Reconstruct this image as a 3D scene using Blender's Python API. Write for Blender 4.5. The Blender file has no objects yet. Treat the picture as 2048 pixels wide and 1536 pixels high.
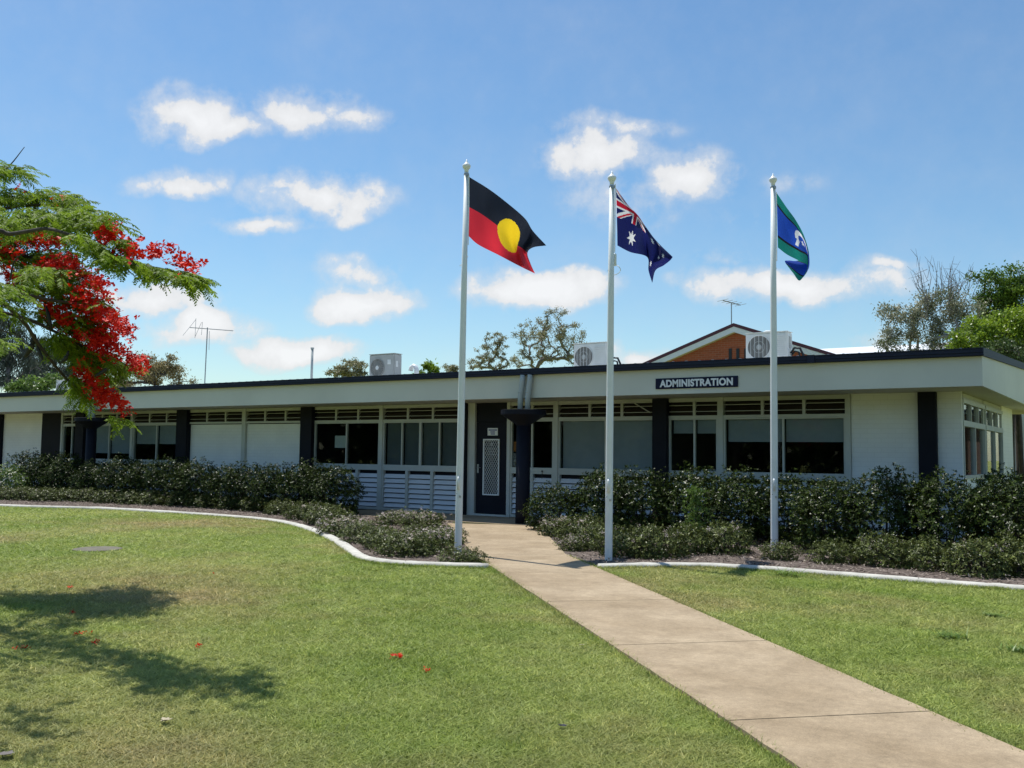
import bpy, bmesh, math, random
import numpy as np
from mathutils import Vector, Matrix

random.seed(7)
rng = np.random.default_rng(11)
SC = bpy.context.scene
COL = SC.collection

# ------------------------------------------------------------------ camera
FPX, YAW, PIT, ROL, CAMZ = 1933.0, math.radians(33.55), math.radians(4.125), math.radians(0.65), 1.45
fw = np.array([-math.sin(YAW)*math.cos(PIT), math.cos(YAW)*math.cos(PIT), math.sin(PIT)])
r0 = np.array([math.cos(YAW), math.sin(YAW), 0.0]); u0 = np.cross(r0, fw)
rt = math.cos(ROL)*r0 + math.sin(ROL)*u0
up = -math.sin(ROL)*r0 + math.cos(ROL)*u0
CAM = np.array([0.0, 0.0, CAMZ])
cd = bpy.data.cameras.new('camera'); cam = bpy.data.objects.new('camera', cd); COL.objects.link(cam)
cd.sensor_width = 36; cd.lens = 36*FPX/2048; cd.clip_end = 3000; cd.clip_start = 0.05
cam.matrix_world = Matrix(((rt[0], up[0], -fw[0], 0), (rt[1], up[1], -fw[1], 0), (rt[2], up[2], -fw[2], CAMZ), (0, 0, 0, 1)))
SC.camera = cam

def ray(x, y): return fw + rt*(x-1024)/FPX - up*(y-768)/FPX
def G(x, y, z=0.0):
    d = ray(x, y); return CAM + d*(z-CAMZ)/d[2]
def WY(x, y, Y):
    d = ray(x, y); return CAM + d*Y/d[1]
def P(x, y, depth): return CAM + ray(x, y)*depth

# ------------------------------------------------------------------ light
SUN_DIR = np.array([-0.385, 0.085, 1.0]); SUN_DIR /= np.linalg.norm(SUN_DIR)
sl = bpy.data.lights.new('sun', 'SUN'); sun = bpy.data.objects.new('sun', sl); COL.objects.link(sun)
sl.energy = 4.9; sl.angle = math.radians(0.55); sl.color = (1.0, 0.965, 0.90)
sun.rotation_euler = Vector(SUN_DIR).to_track_quat('Z', 'Y').to_euler()
sun.location = (-10, 5, 30)

W = bpy.data.worlds.new('World'); SC.world = W; W.use_nodes = True
wt = W.node_tree; wt.nodes.clear()
def wn(t, **k):
    n = wt.nodes.new(t)
    for a, b in k.items(): setattr(n, a, b)
    return n
out = wn('ShaderNodeOutputWorld'); bg = wn('ShaderNodeBackground'); wt.links.new(bg.outputs[0], out.inputs[0])
bg.inputs[1].default_value = 0.118
sky = wn('ShaderNodeTexSky'); sky.sky_type = 'NISHITA'; sky.sun_disc = False
sky.sun_elevation = math.asin(SUN_DIR[2]); sky.sun_rotation = math.atan2(SUN_DIR[0], SUN_DIR[1])
sky.air_density = 1.1; sky.dust_density = 0.35; sky.ozone_density = 1.6; sky.altitude = 0
hs = wn('ShaderNodeHueSaturation'); hs.inputs['Saturation'].default_value = 1.12; hs.inputs['Value'].default_value = 1.0
wt.links.new(sky.outputs[0], hs.inputs['Color'])
stn = wn('ShaderNodeMix', data_type='RGBA', blend_type='MULTIPLY'); stn.inputs[0].default_value = 1.0; stn.inputs[7].default_value = (0.86, 1.0, 1.045, 1)
wt.links.new(hs.outputs[0], stn.inputs[6])
tc = wn('ShaderNodeTexCoord')
# clouds live in the sky dome, in direction space
n1 = wn('ShaderNodeTexNoise'); n1.inputs['Scale'].default_value = 11; n1.inputs['Detail'].default_value = 8; n1.inputs['Roughness'].default_value = 0.58
n2 = wn('ShaderNodeTexNoise'); n2.inputs['Scale'].default_value = 34; n2.inputs['Detail'].default_value = 6; n2.inputs['Roughness'].default_value = 0.62
wt.links.new(tc.outputs['Generated'], n1.inputs['Vector']); wt.links.new(tc.outputs['Generated'], n2.inputs['Vector'])
CLOUDS = [(385, 228, 105, 58, 1), (455, 250, 110, 36, .8), (600, 222, 125, 52, .78), (700, 240, 95, 40, .6), (350, 362, 105, 36, .8), (640, 395, 155, 58, 1),
          (575, 380, 70, 34, .8), (530, 457, 110, 24, .8), (725, 603, 110, 52, 1.1), (710, 542, 85, 34, .55), (290, 592, 135, 48, .9),
          (390, 652, 125, 42, .95), (600, 702, 130, 38, 1.05), (1070, 582, 165, 50, 1.1), (1190, 310, 120, 54, .9), (1375, 345, 100, 56, .8),
          (1215, 256, 140, 28, .5), (1240, 400, 130, 75, .5), (1590, 562, 230, 46, 1.05), (1750, 527, 85, 24, .5), (1440, 517, 70, 24, .5),
          (1275, 712, 85, 32, 1), (1740, 692, 55, 40, .5), (1580, 365, 80, 30, .28), (210, 690, 120, 40, .2), (-150, 560, 150, 60, .9), (2230, 520, 140, 50, .8), (1480, 430, 90, 40, .2)]
wn0 = wn('ShaderNodeTexNoise'); wn0.inputs['Scale'].default_value = 13; wn0.inputs['Detail'].default_value = 5; wt.links.new(tc.outputs['Generated'], wn0.inputs['Vector'])
wv = wn('ShaderNodeVectorMath', operation='SUBTRACT'); wt.links.new(wn0.outputs['Color'], wv.inputs[0]); wv.inputs[1].default_value = (.5, .5, .5)
wsc = wn('ShaderNodeVectorMath', operation='SCALE'); wt.links.new(wv.outputs[0], wsc.inputs[0]); wsc.inputs['Scale'].default_value = 0.055
wad = wn('ShaderNodeVectorMath', operation='ADD'); wt.links.new(wsc.outputs[0], wad.inputs[0]); wt.links.new(tc.outputs['Generated'], wad.inputs[1])
prev = None
for (cx, cy, rx, ry, st) in CLOUDS:
    c = ray(cx, cy); c = c/np.linalg.norm(c)
    e1 = rt - c*np.dot(rt, c); e1 /= np.linalg.norm(e1); e2 = np.cross(c, e1)
    m = Matrix(((e1[0], e2[0], c[0]), (e1[1], e2[1], c[1]), (e1[2], e2[2], c[2])))
    if m.determinant() < 0: m = Matrix(((e1[0], -e2[0], c[0]), (e1[1], -e2[1], c[1]), (e1[2], -e2[2], c[2])))
    mp = wn('ShaderNodeMapping'); mp.vector_type = 'TEXTURE'
    mp.inputs['Location'].default_value = c; mp.inputs['Rotation'].default_value = m.to_euler()
    mp.inputs['Scale'].default_value = (1.22*rx/FPX, 1.12*ry/FPX, 1.0)
    wt.links.new(wad.outputs[0], mp.inputs['Vector'])
    g = wn('ShaderNodeTexGradient', gradient_type='SPHERICAL'); wt.links.new(mp.outputs[0], g.inputs[0])
    ml = wn('ShaderNodeMath', operation='MULTIPLY'); ml.inputs[1].default_value = st; wt.links.new(g.outputs['Fac'], ml.inputs[0])
    if prev is None: prev = ml
    else:
        mx = wn('ShaderNodeMath', operation='SMOOTH_MAX'); mx.inputs[2].default_value = 0.08
        wt.links.new(prev.outputs[0], mx.inputs[0]); wt.links.new(ml.outputs[0], mx.inputs[1]); prev = mx
def wm(op, a, b, c=None):
    n = wn('ShaderNodeMath', operation=op)
    for i, v in enumerate((a, b, c)):
        if v is None: continue
        if isinstance(v, (int, float)): n.inputs[i].default_value = v
        else: wt.links.new(v, n.inputs[i])
    return n.outputs[0]
nz = wm('ADD', wm('MULTIPLY', wm('SUBTRACT', n1.outputs['Fac'], 0.5), 1.9), wm('MULTIPLY', wm('SUBTRACT', n2.outputs['Fac'], 0.5), 1.15))
gate = wn('ShaderNodeMapRange', interpolation_type='SMOOTHSTEP'); gate.inputs['From Min'].default_value = 0.0; gate.inputs['From Max'].default_value = 0.22
wt.links.new(prev.outputs[0], gate.inputs['Value'])
dens = wm('ADD', prev.outputs[0], wm('MULTIPLY', nz, wm('MULTIPLY', gate.outputs[0], 0.8)))
mr = wn('ShaderNodeMapRange', interpolation_type='SMOOTHSTEP'); mr.inputs['From Min'].default_value = 0.23; mr.inputs['From Max'].default_value = 0.54
wt.links.new(dens, mr.inputs['Value'])
wisp = wn('ShaderNodeMapRange', interpolation_type='SMOOTHSTEP'); wisp.inputs['From Min'].default_value = -0.04; wisp.inputs['From Max'].default_value = 0.50
wt.links.new(dens, wisp.inputs['Value'])
cmask = wm('MAXIMUM', wm('MULTIPLY', mr.outputs[0], 0.95), wm('MULTIPLY', wisp.outputs[0], 0.55))
shade = wn('ShaderNodeMapRange'); shade.inputs['From Min'].default_value = 0.2; shade.inputs['From Max'].default_value = 0.9
shade.inputs['To Min'].default_value = 5.9; shade.inputs['To Max'].default_value = 7.4
wt.links.new(dens, shade.inputs['Value'])
ccol = wn('ShaderNodeVectorMath', operation='SCALE'); ccol.inputs[0].default_value = (0.985, 0.99, 1.0); wt.links.new(shade.outputs[0], ccol.inputs['Scale'])
mix = wn('ShaderNodeMix', data_type='RGBA'); wt.links.new(cmask, mix.inputs[0]); wt.links.new(stn.outputs[2], mix.inputs[6]); wt.links.new(ccol.outputs[0], mix.inputs[7])
wt.links.new(mix.outputs[2], bg.inputs[0])

SC.view_settings.view_transform = 'Standard'; SC.view_settings.look = 'None'; SC.view_settings.exposure = 0.12; SC.view_settings.gamma = 1.0
SC.render.engine = 'CYCLES'; SC.cycles.max_bounces = 8; SC.cycles.transparent_max_bounces = 16

# ------------------------------------------------------------------ materials
def nmat(name, col, rough=0.6, var=0.15, scale=4.0, metal=0.0, bump=0.0, bscale=40.0, spec=0.5, col2=None, detail=5):
    m = bpy.data.materials.new(name); m.use_nodes = True; t = m.node_tree; b = t.nodes['Principled BSDF']
    b.inputs['Roughness'].default_value = rough; b.inputs['Metallic'].default_value = metal
    b.inputs['Specular IOR Level'].default_value = spec
    g = t.nodes.new('ShaderNodeNewGeometry')
    n = t.nodes.new('ShaderNodeTexNoise'); n.inputs['Scale'].default_value = scale; n.inputs['Detail'].default_value = detail
    t.links.new(g.outputs['Position'], n.inputs['Vector'])
    r = t.nodes.new('ShaderNodeValToRGB'); c = np.array(col)
    a = c*(1-var); z = np.array(col2) if col2 is not None else np.minimum(c*(1+var), 1)
    r.color_ramp.elements[0].position = .3; r.color_ramp.elements[1].position = .7
    r.color_ramp.elements[0].color = (*a, 1); r.color_ramp.elements[1].color = (*z, 1)
    t.links.new(n.outputs['Fac'], r.inputs[0]); t.links.new(r.outputs[0], b.inputs['Base Color'])
    if bump:
        n2 = t.nodes.new('ShaderNodeTexNoise'); n2.inputs['Scale'].default_value = bscale; n2.inputs['Detail'].default_value = 4
        t.links.new(g.outputs['Position'], n2.inputs['Vector'])
        bp = t.nodes.new('ShaderNodeBump'); bp.inputs['Strength'].default_value = bump; bp.inputs['Distance'].default_value = 0.01
        t.links.new(n2.outputs['Fac'], bp.inputs['Height']); t.links.new(bp.outputs[0], b.inputs['Normal'])
    return m

def leafmat(name, dark, light, rough=0.45, transl=0.25, spec=0.5, tcol=None, island=True):
    """leaf: colour differs from leaf to leaf by the stored 'tint' of each leaf"""
    m = bpy.data.materials.new(name); m.use_nodes = True; t = m.node_tree; b = t.nodes['Principled BSDF']
    a = t.nodes.new('ShaderNodeAttribute'); a.attribute_name = 'tint'
    r = t.nodes.new('ShaderNodeValToRGB'); r.color_ramp.elements[0].color = (*dark, 1); r.color_ramp.elements[1].color = (*light, 1)
    t.links.new(a.outputs['Fac'], r.inputs[0]); t.links.new(r.outputs[0], b.inputs['Base Color'])
    b.inputs['Roughness'].default_value = rough; b.inputs['Specular IOR Level'].default_value = spec
    if transl:
        tr = t.nodes.new('ShaderNodeBsdfTranslucent'); mx = t.nodes.new('ShaderNodeMixShader'); mx.inputs[0].default_value = transl
        t.links.new(r.outputs[0], tr.inputs[0]); t.links.new(b.outputs[0], mx.inputs[1]); t.links.new(tr.outputs[0], mx.inputs[2])
        t.links.new(mx.outputs[0], t.nodes['Material Output'].inputs[0])
    return m

M = {}
M['white_wall'] = nmat('white_wall', (.84, .85, .81), .7, .05, 1.5, bump=.15, bscale=60)
_t = M['white_wall'].node_tree; _b = _t.nodes['Principled BSDF']; _g = _t.nodes.new('ShaderNodeTexCoord'); _m = _t.nodes.new('ShaderNodeMapping'); _m.inputs['Rotation'].default_value = (math.radians(90), 0, 0)
_k = _t.nodes.new('ShaderNodeTexBrick'); _k.inputs['Scale'].default_value = 1; _k.inputs['Brick Width'].default_value = .24; _k.inputs['Row Height'].default_value = .086; _k.inputs['Mortar Size'].default_value = .006; _k.inputs['Color1'].default_value = (1, 1, 1, 1); _k.inputs['Color2'].default_value = (.98, .98, .98, 1); _k.inputs['Mortar'].default_value = (.93, .93, .925, 1)
_t.links.new(_g.outputs['Object'], _m.inputs[0]); _t.links.new(_m.outputs[0], _k.inputs['Vector'])
_x = _t.nodes.new('ShaderNodeMix'); _x.data_type = 'RGBA'; _x.blend_type = 'MULTIPLY'; _x.inputs[0].default_value = 1; _src = _b.inputs['Base Color'].links[0].from_socket
_t.links.new(_src, _x.inputs[6]); _t.links.new(_k.outputs['Color'], _x.inputs[7]); _t.links.new(_x.outputs[2], _b.inputs['Base Color'])
M['fascia'] = nmat('fascia_paint', (.62, .625, .555), .6, .06, .8)
M['soffit'] = nmat('soffit_paint', (.50, .48, .40), .7, .08, 1.0)
M['frame'] = nmat('frame_paint', (.50, .52, .48), .45, .06, 3)
M['navy'] = nmat('navy_paint', (.010, .011, .018), .6, .15, 3, spec=.15)
M['gutter'] = nmat('gutter_steel', (.020, .025, .046), .55, .1, 2, spec=.15)
M['slat'] = nmat('slat_metal', (.66, .68, .70), .4, .05, 3)
M['louvre'] = nmat('louvre_glass', (.035, .028, .022), .35, .2, 4, spec=.3)
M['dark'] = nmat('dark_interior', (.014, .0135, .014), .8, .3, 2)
M['blind'] = nmat('blind_fabric', (.40, .44, .46), .85, .05, 6)
M['blind_dark'] = nmat('screen_fabric', (.13, .15, .15), .85, .05, 6)
M['white'] = nmat('white_paint', (.78, .79, .78), .4, .03, 4)
M['polewhite'] = nmat('pole_paint', (.74, .77, .77), .5, .04, 6)
M['roof'] = nmat('roof_steel', (.55, .57, .58), .4, .08, 1.0, spec=.5)
M['pipe'] = nmat('pipe_paint', (.40, .43, .42), .45, .05, 4)
M['acwhite'] = nmat('ac_casing', (.74, .74, .71), .45, .05, 5)
M['acgrey'] = nmat('ac_casing_grey', (.42, .42, .40), .5, .05, 5)
M['black'] = nmat('black_plastic', (.015, .015, .016), .5, .1, 5)
M['steel'] = nmat('galvanised_steel', (.32, .33, .34), .4, .1, 8, metal=.6)
M['concrete'] = None
M['bark'] = nmat('bark', (.055, .045, .037), .9, .35, 9, bump=.5, bscale=30)
M['barkpale'] = nmat('bark_pale', (.33, .30, .26), .85, .3, 5, bump=.3)
M['barkgrey'] = nmat('bark_grey', (.16, .14, .13), .85, .3, 5)
M['kerb'] = nmat('kerb_white', (.54, .52, .455), .9, .22, 7, bump=.5, bscale=60, spec=.2, col2=(.60, .58, .51), detail=8)
M['paper'] = nmat('paper', (.62, .66, .62), .8, .03, 5)
M['signnavy'] = nmat('sign_navy', (.010, .013, .040), .6, .1, 3, spec=.15)
M['signwhite'] = nmat('sign_letter_white', (.78, .80, .82), .5, .02, 3)
M['maroon'] = nmat('maroon_metal', (.085, .012, .022), .4, .1, 3)
M['red_flower'] = leafmat('red_petals', (.52, .005, .004), (.86, .032, .008), .55, .2, .2)
M['shrubleaf'] = leafmat('shrub_leaves', (.006, .012, .003), (.115, .17, .026), .36, .10, .14)  # near-black to green range puts hedge shadow and lit specks into the colour
M['lowleaf'] = leafmat('low_shrub_leaves', (.014, .024, .005), (.31, .36, .095), .38, .14, .20)
M['pinkwhite'] = leafmat('pale_petals', (.62, .47, .44), (.80, .74, .70), .6, .25, .3)
M['whiteflower'] = leafmat('white_petals', (.75, .75, .68), (.85, .85, .80), .6, .25, .3)
M['midleaf'] = leafmat('mid_green_leaves', (.05, .11, .012), (.24, .35, .04), .4, .35, .4)
M['brightleaf'] = leafmat('bright_leaves', (.07, .13, .02), (.20, .30, .05), .4, .3, .4)
M['poinciana'] = leafmat('feathery_leaves', (.030, .080, .005), (.30, .43, .035), .55, .45, .15)
M['gum'] = leafmat('gum_leaves', (.16, .165, .085), (.38, .35, .20), .5, .35, .4)
M['darkleaf'] = leafmat('dark_leaves', (.035, .060, .018), (.10, .15, .04), .45, .25, .4)
M['needle'] = leafmat('casuarina_needles', (.035, .048, .036), (.10, .12, .075), .6, .2, .3)
M['autumn'] = leafmat('tawny_leaves', (.19, .175, .08), (.40, .31, .15), .55, .35, .3)
M['greyleaf'] = leafmat('grey_leaves', (.06, .10, .018), (.50, .47, .35), .5, .3, .4)
M['limeleaf'] = leafmat('lime_leaves', (.09, .165, .014), (.32, .43, .035), .4, .4, .45)
M['chip'] = leafmat('mulch_chips', (.05, .034, .027), (.48, .40, .33), .9, 0, .2)
M['blade'] = None; M['pit_tan'] = nmat('dry_leaf_tan', (.42, .36, .24), .8, .2, 30)

def glassmat():
    m = bpy.data.materials.new('window_glass'); m.use_nodes = True; t = m.node_tree
    t.nodes.remove(t.nodes['Principled BSDF'])
    tr = t.nodes.new('ShaderNodeBsdfTransparent'); tr.inputs[0].default_value = (.84, .87, .87, 1)
    gl = t.nodes.new('ShaderNodeBsdfGlossy'); gl.inputs['Roughness'].default_value = 0.02
    fr = t.nodes.new('ShaderNodeFresnel'); gm = t.nodes.new('ShaderNodeNewGeometry'); io = t.nodes.new('ShaderNodeMix'); io.inputs[2].default_value = 1.30; io.inputs[3].default_value = 1/1.30
    t.links.new(gm.outputs['Backfacing'], io.inputs[0]); t.links.new(io.outputs[0], fr.inputs[0])
    mx = t.nodes.new('ShaderNodeMixShader'); t.links.new(fr.outputs[0], mx.inputs[0])
    t.links.new(tr.outputs[0], mx.inputs[1]); t.links.new(gl.outputs[0], mx.inputs[2])
    t.links.new(mx.outputs[0], t.nodes['Material Output'].inputs[0]); return m
M['glass'] = glassmat()

def brickmat():
    m = bpy.data.materials.new('red_brick'); m.use_nodes = True; t = m.node_tree; b = t.nodes['Principled BSDF']
    tcn = t.nodes.new('ShaderNodeTexCoord'); mp = t.nodes.new('ShaderNodeMapping'); mp.inputs['Rotation'].default_value = (math.radians(90), 0, 0)
    t.links.new(tcn.outputs['Object'], mp.inputs[0])
    bk = t.nodes.new('ShaderNodeTexBrick'); bk.inputs['Scale'].default_value = 1.0; bk.inputs['Brick Width'].default_value = .24; bk.inputs['Row Height'].default_value = .086
    bk.inputs['Mortar Size'].default_value = .006; bk.inputs['Color1'].default_value = (.41, .095, .038, 1); bk.inputs['Color2'].default_value = (.32, .075, .03, 1); bk.inputs['Mortar'].default_value = (.36, .19, .11, 1)
    t.links.new(mp.outputs[0], bk.inputs['Vector']); t.links.new(bk.outputs['Color'], b.inputs['Base Color']); b.inputs['Roughness'].default_value = .85
    return m
M['brick'] = brickmat()

def concretemat():
    m = bpy.data.materials.new('path_concrete'); m.use_nodes = True; t = m.node_tree; b = t.nodes['Principled BSDF']
    g = t.nodes.new('ShaderNodeNewGeometry')
    def N(s, d=6, r=.55):
        n = t.nodes.new('ShaderNodeTexNoise'); n.inputs['Scale'].default_value = s; n.inputs['Detail'].default_value = d; n.inputs['Roughness'].default_value = r
        t.links.new(g.outputs['Position'], n.inputs['Vector']); return n.outputs['Fac']
    def R(f, c0, c1, p0=.35, p1=.65):
        r = t.nodes.new('ShaderNodeValToRGB'); r.color_ramp.elements[0].position = p0; r.color_ramp.elements[1].position = p1
        r.color_ramp.elements[0].color = (*c0, 1); r.color_ramp.elements[1].color = (*c1, 1); t.links.new(f, r.inputs[0]); return r.outputs[0]
    def X(mode, f, a, c):
        n = t.nodes.new('ShaderNodeMix'); n.data_type = 'RGBA'; n.blend_type = mode; n.inputs[0].default_value = f
        t.links.new(a, n.inputs[6]); t.links.new(c, n.inputs[7]); return n.outputs[2]
    c = R(N(.9), (.345, .262, .165), (.44, .345, .23))
    c = X('MULTIPLY', .8, c, R(N(3.2, 8, .7), (.74, .73, .71), (1.04, 1.04, 1.04)))
    c = X('MULTIPLY', .7, c, R(N(22, 6, .7), (.82, .82, .82), (1.1, 1.1, 1.1)))
    c = X('MULTIPLY', .55, c, R(N(150, 3, .8), (.6, .6, .6), (1.25, 1.25, 1.25)))
    t.links.new(c, b.inputs['Base Color']); b.inputs['Roughness'].default_value = .9; b.inputs['Specular IOR Level'].default_value = .25
    bp = t.nodes.new('ShaderNodeBump'); bp.inputs['Strength'].default_value = .35; bp.inputs['Distance'].default_value = .004
    t.links.new(N(90, 5, .7), bp.inputs['Height']); t.links.new(bp.outputs[0], b.inputs['Normal']); return m
M['concrete'] = concretemat()

def grass_color(t, tintfac=None):
    """dry and lush patches of the lawn: the same world-space pattern for the soil sheet and the blades"""
    g = t.nodes.new('ShaderNodeNewGeometry')
    sep = t.nodes.new('ShaderNodeSeparateXYZ'); t.links.new(g.outputs['Position'], sep.inputs[0])
    cmb = t.nodes.new('ShaderNodeCombineXYZ'); t.links.new(sep.outputs[0], cmb.inputs[0]); t.links.new(sep.outputs[1], cmb.inputs[1])
    def N(s, d, r=.55):
        n = t.nodes.new('ShaderNodeTexNoise'); n.inputs['Scale'].default_value = s; n.inputs['Detail'].default_value = d; n.inputs['Roughness'].default_value = r
        t.links.new(cmb.outputs[0], n.inputs['Vector']); return n.outputs['Fac']
    def R(f, c0, c1, p0, p1):
        r = t.nodes.new('ShaderNodeValToRGB'); r.color_ramp.elements[0].position = p0; r.color_ramp.elements[1].position = p1
        r.color_ramp.elements[0].color = (*c0, 1); r.color_ramp.elements[1].color = (*c1, 1); t.links.new(f, r.inputs[0]); return r.outputs[0]
    base = R(N(.42, 4), (.280, .360, .080), (.42, .455, .155), .36, .66)
    dry = R(N(.27, 5, .6), (0, 0, 0), (1, 1, 1), .48, .68)
    mx = t.nodes.new('ShaderNodeMix'); mx.data_type = 'RGBA'; t.links.new(dry, mx.inputs[0]); t.links.new(base, mx.inputs[6]); mx.inputs[7].default_value = (.46, .385, .20, 1)
    fine = R(N(2.6, 6, .7), (.80, .80, .80), (1.16, 1.16, 1.10), .3, .7)
    m2 = t.nodes.new('ShaderNodeMix'); m2.data_type = 'RGBA'; m2.blend_type = 'MULTIPLY'; m2.inputs[0].default_value = 1
    t.links.new(mx.outputs[2], m2.inputs[6]); t.links.new(fine, m2.inputs[7])
    return m2.outputs[2], N, R
def lawnmat():
    m = bpy.data.materials.new('lawn_soil'); m.use_nodes = True; t = m.node_tree; b = t.nodes['Principled BSDF']
    c, N, R = grass_color(t)
    fx = t.nodes.new('ShaderNodeMix'); fx.data_type = 'RGBA'; fx.blend_type = 'MULTIPLY'; fx.inputs[0].default_value = 1
    t.links.new(c, fx.inputs[6]); t.links.new(R(N(45, 6, .75), (.45, .45, .42), (1.15, 1.15, 1.1), .35, .68), fx.inputs[7])
    t.links.new(fx.outputs[2], b.inputs['Base Color']); b.inputs['Roughness'].default_value = .95; b.inputs['Specular IOR Level'].default_value = .1
    bp = t.nodes.new('ShaderNodeBump'); bp.inputs['Strength'].default_value = .8; bp.inputs['Distance'].default_value = .03
    t.links.new(N(60, 5, .7), bp.inputs['Height']); t.links.new(bp.outputs[0], b.inputs['Normal']); return m
def blademat():
    m = bpy.data.materials.new('grass_blades'); m.use_nodes = True; t = m.node_tree; b = t.nodes['Principled BSDF']
    c, N, R = grass_color(t)
    a = t.nodes.new('ShaderNodeAttribute'); a.attribute_name = 'tint'
    r = t.nodes.new('ShaderNodeValToRGB'); e = r.color_ramp.elements
    e[0].position = 0; e[0].color = (.55, .62, .5, 1); e[1].position = 1; e[1].color = (1.75, 1.55, 1.45, 1)
    x = e.new(.7); x.color = (1.1, 1.1, 1.0, 1)
    t.links.new(a.outputs['Fac'], r.inputs[0])
    fx = t.nodes.new('ShaderNodeMix'); fx.data_type = 'RGBA'; fx.blend_type = 'MULTIPLY'; fx.inputs[0].default_value = 1
    t.links.new(c, fx.inputs[6]); t.links.new(r.outputs[0], fx.inputs[7]); t.links.new(fx.outputs[2], b.inputs['Base Color'])
    b.inputs['Roughness'].default_value = .55; b.inputs['Specular IOR Level'].default_value = .3
    tr = t.nodes.new('ShaderNodeBsdfTranslucent'); ms = t.nodes.new('ShaderNodeMixShader'); ms.inputs[0].default_value = .4
    t.links.new(fx.outputs[2], tr.inputs[0]); t.links.new(b.outputs[0], ms.inputs[1]); t.links.new(tr.outputs[0], ms.inputs[2])
    t.links.new(ms.outputs[0], t.nodes['Material Output'].inputs[0]); return m
M['lawn'] = lawnmat(); M['blade'] = blademat()
M['mulch'] = nmat('mulch_soil', (.10, .078, .066), .95, .5, 14, bump=1.0, bscale=60, spec=.1, col2=(.21, .17, .145), detail=8)

# ------------------------------------------------------------------ object helpers
def link(name, me, mat, parent=None, mats=None):
    for mm in (mats or [mat]): me.materials.append(mm)
    o = bpy.data.objects.new(name, me); COL.objects.link(o)
    if parent is not None: o.parent = parent
    return o
def obj(name, bm, mat, parent=None, smooth=False, bevel=0.0):
    if bevel: bmesh.ops.bevel(bm, geom=bm.edges[:], offset=bevel, segments=2, affect='EDGES', clamp_overlap=True)
    me = bpy.data.meshes.new(name); bm.normal_update(); bm.to_mesh(me); bm.free()
    if smooth: me.shade_smooth()
    return link(name, me, mat, parent)
def tag(o, label=None, cat=None, group=None, kind=None):
    if label: o['label'] = label
    if cat: o['category'] = cat
    if group: o['group'] = group
    if kind: o['kind'] = kind
    return o
def thing(name, label, cat, loc=(0, 0, 0), group=None, rz=0.0):
    o = bpy.data.objects.new(name, None); COL.objects.link(o); o.location = loc; o.rotation_euler = (0, 0, rz); o.empty_display_size = .2
    return tag(o, label, cat, group)
def box(bm, x0, x1, y0, y1, z0, z1):
    v = [bm.verts.new(c) for c in ((x0, y0, z0), (x1, y0, z0), (x1, y1, z0), (x0, y1, z0), (x0, y0, z1), (x1, y0, z1), (x1, y1, z1), (x0, y1, z1))]
    for f in ((0, 3, 2, 1), (4, 5, 6, 7), (0, 1, 5, 4), (1, 2, 6, 5), (2, 3, 7, 6), (3, 0, 4, 7)): bm.faces.new([v[i] for i in f])
    return bm
def B(*a):
    bm = bmesh.new()
    for b in a: box(bm, *b)
    return bm
def lathe(bm, prof, n=24, cx=0, cy=0, cap=True):
    rings = []
    for (r, z) in prof:
        rings.append([bm.verts.new((cx+r*math.cos(2*math.pi*i/n), cy+r*math.sin(2*math.pi*i/n), z)) for i in range(n)])
    for a, b in zip(rings, rings[1:]):
        for i in range(n): bm.faces.new((a[i], a[(i+1) % n], b[(i+1) % n], b[i]))
    if cap:
        bm.faces.new(rings[0][::-1]); bm.faces.new(rings[-1])
    return bm
def tube(bm, pts, rad, n=6):
    pts = [Vector(p) for p in pts]
    if not hasattr(rad, '__len__'): rad = [rad]*len(pts)
    rings = []; ref = Vector((0.31, 0.17, 0.93))
    for i, p in enumerate(pts):
        d = (pts[min(i+1, len(pts)-1)] - pts[max(i-1, 0)])
        if d.length < 1e-9: d = Vector((0, 0, 1))
        d.normalize(); a = d.cross(ref)
        if a.length < 1e-3: a = d.cross(Vector((1, 0, 0)))
        a.normalize(); b = d.cross(a)
        rings.append([bm.verts.new(p + (a*math.cos(2*math.pi*k/n) + b*math.sin(2*math.pi*k/n))*rad[i]) for k in range(n)])
    for a, b in zip(rings, rings[1:]):
        for i in range(n): bm.faces.new((a[i], a[(i+1) % n], b[(i+1) % n], b[i]))
    bm.faces.new(rings[0][::-1]); bm.faces.new(rings[-1])
    return bm
def norm(a): return a/np.maximum(np.linalg.norm(a, axis=-1, keepdims=True), 1e-9)
def leaves(name, pos, d, nrm, L, Wd, tint, mat, parent=None, bend=.12, mid=.5):
    """many kite-shaped leaves as one mesh"""
    N = len(pos); d = norm(d); s = norm(np.cross(d, nrm)); nn = np.cross(s, d)
    L = np.broadcast_to(L, (N,))[:, None]; Wd = np.broadcast_to(Wd, (N,))[:, None]
    v = np.empty((N, 4, 3)); v[:, 0] = pos; v[:, 2] = pos + d*L - nn*L*bend
    v[:, 1] = pos + d*L*mid + s*Wd/2; v[:, 3] = pos + d*L*mid - s*Wd/2
    me = bpy.data.meshes.new(name); me.vertices.add(N*4); me.vertices.foreach_set('co', v.reshape(-1).astype(np.float32))
    me.loops.add(N*4); me.loops.foreach_set('vertex_index', np.arange(N*4, dtype=np.int32))
    me.polygons.add(N); me.polygons.foreach_set('loop_start', np.arange(0, N*4, 4, dtype=np.int32)); me.polygons.foreach_set('loop_total', np.full(N, 4, dtype=np.int32))
    at = me.attributes.new('tint', 'FLOAT', 'POINT'); at.data.foreach_set('value', np.repeat(np.clip(tint, 0, 1), 4).astype(np.float32))
    me.update(calc_edges=True)
    return link(name, me, mat, parent)
def rnd_dir(N):
    return norm(rng.normal(size=(N, 3)))
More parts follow.
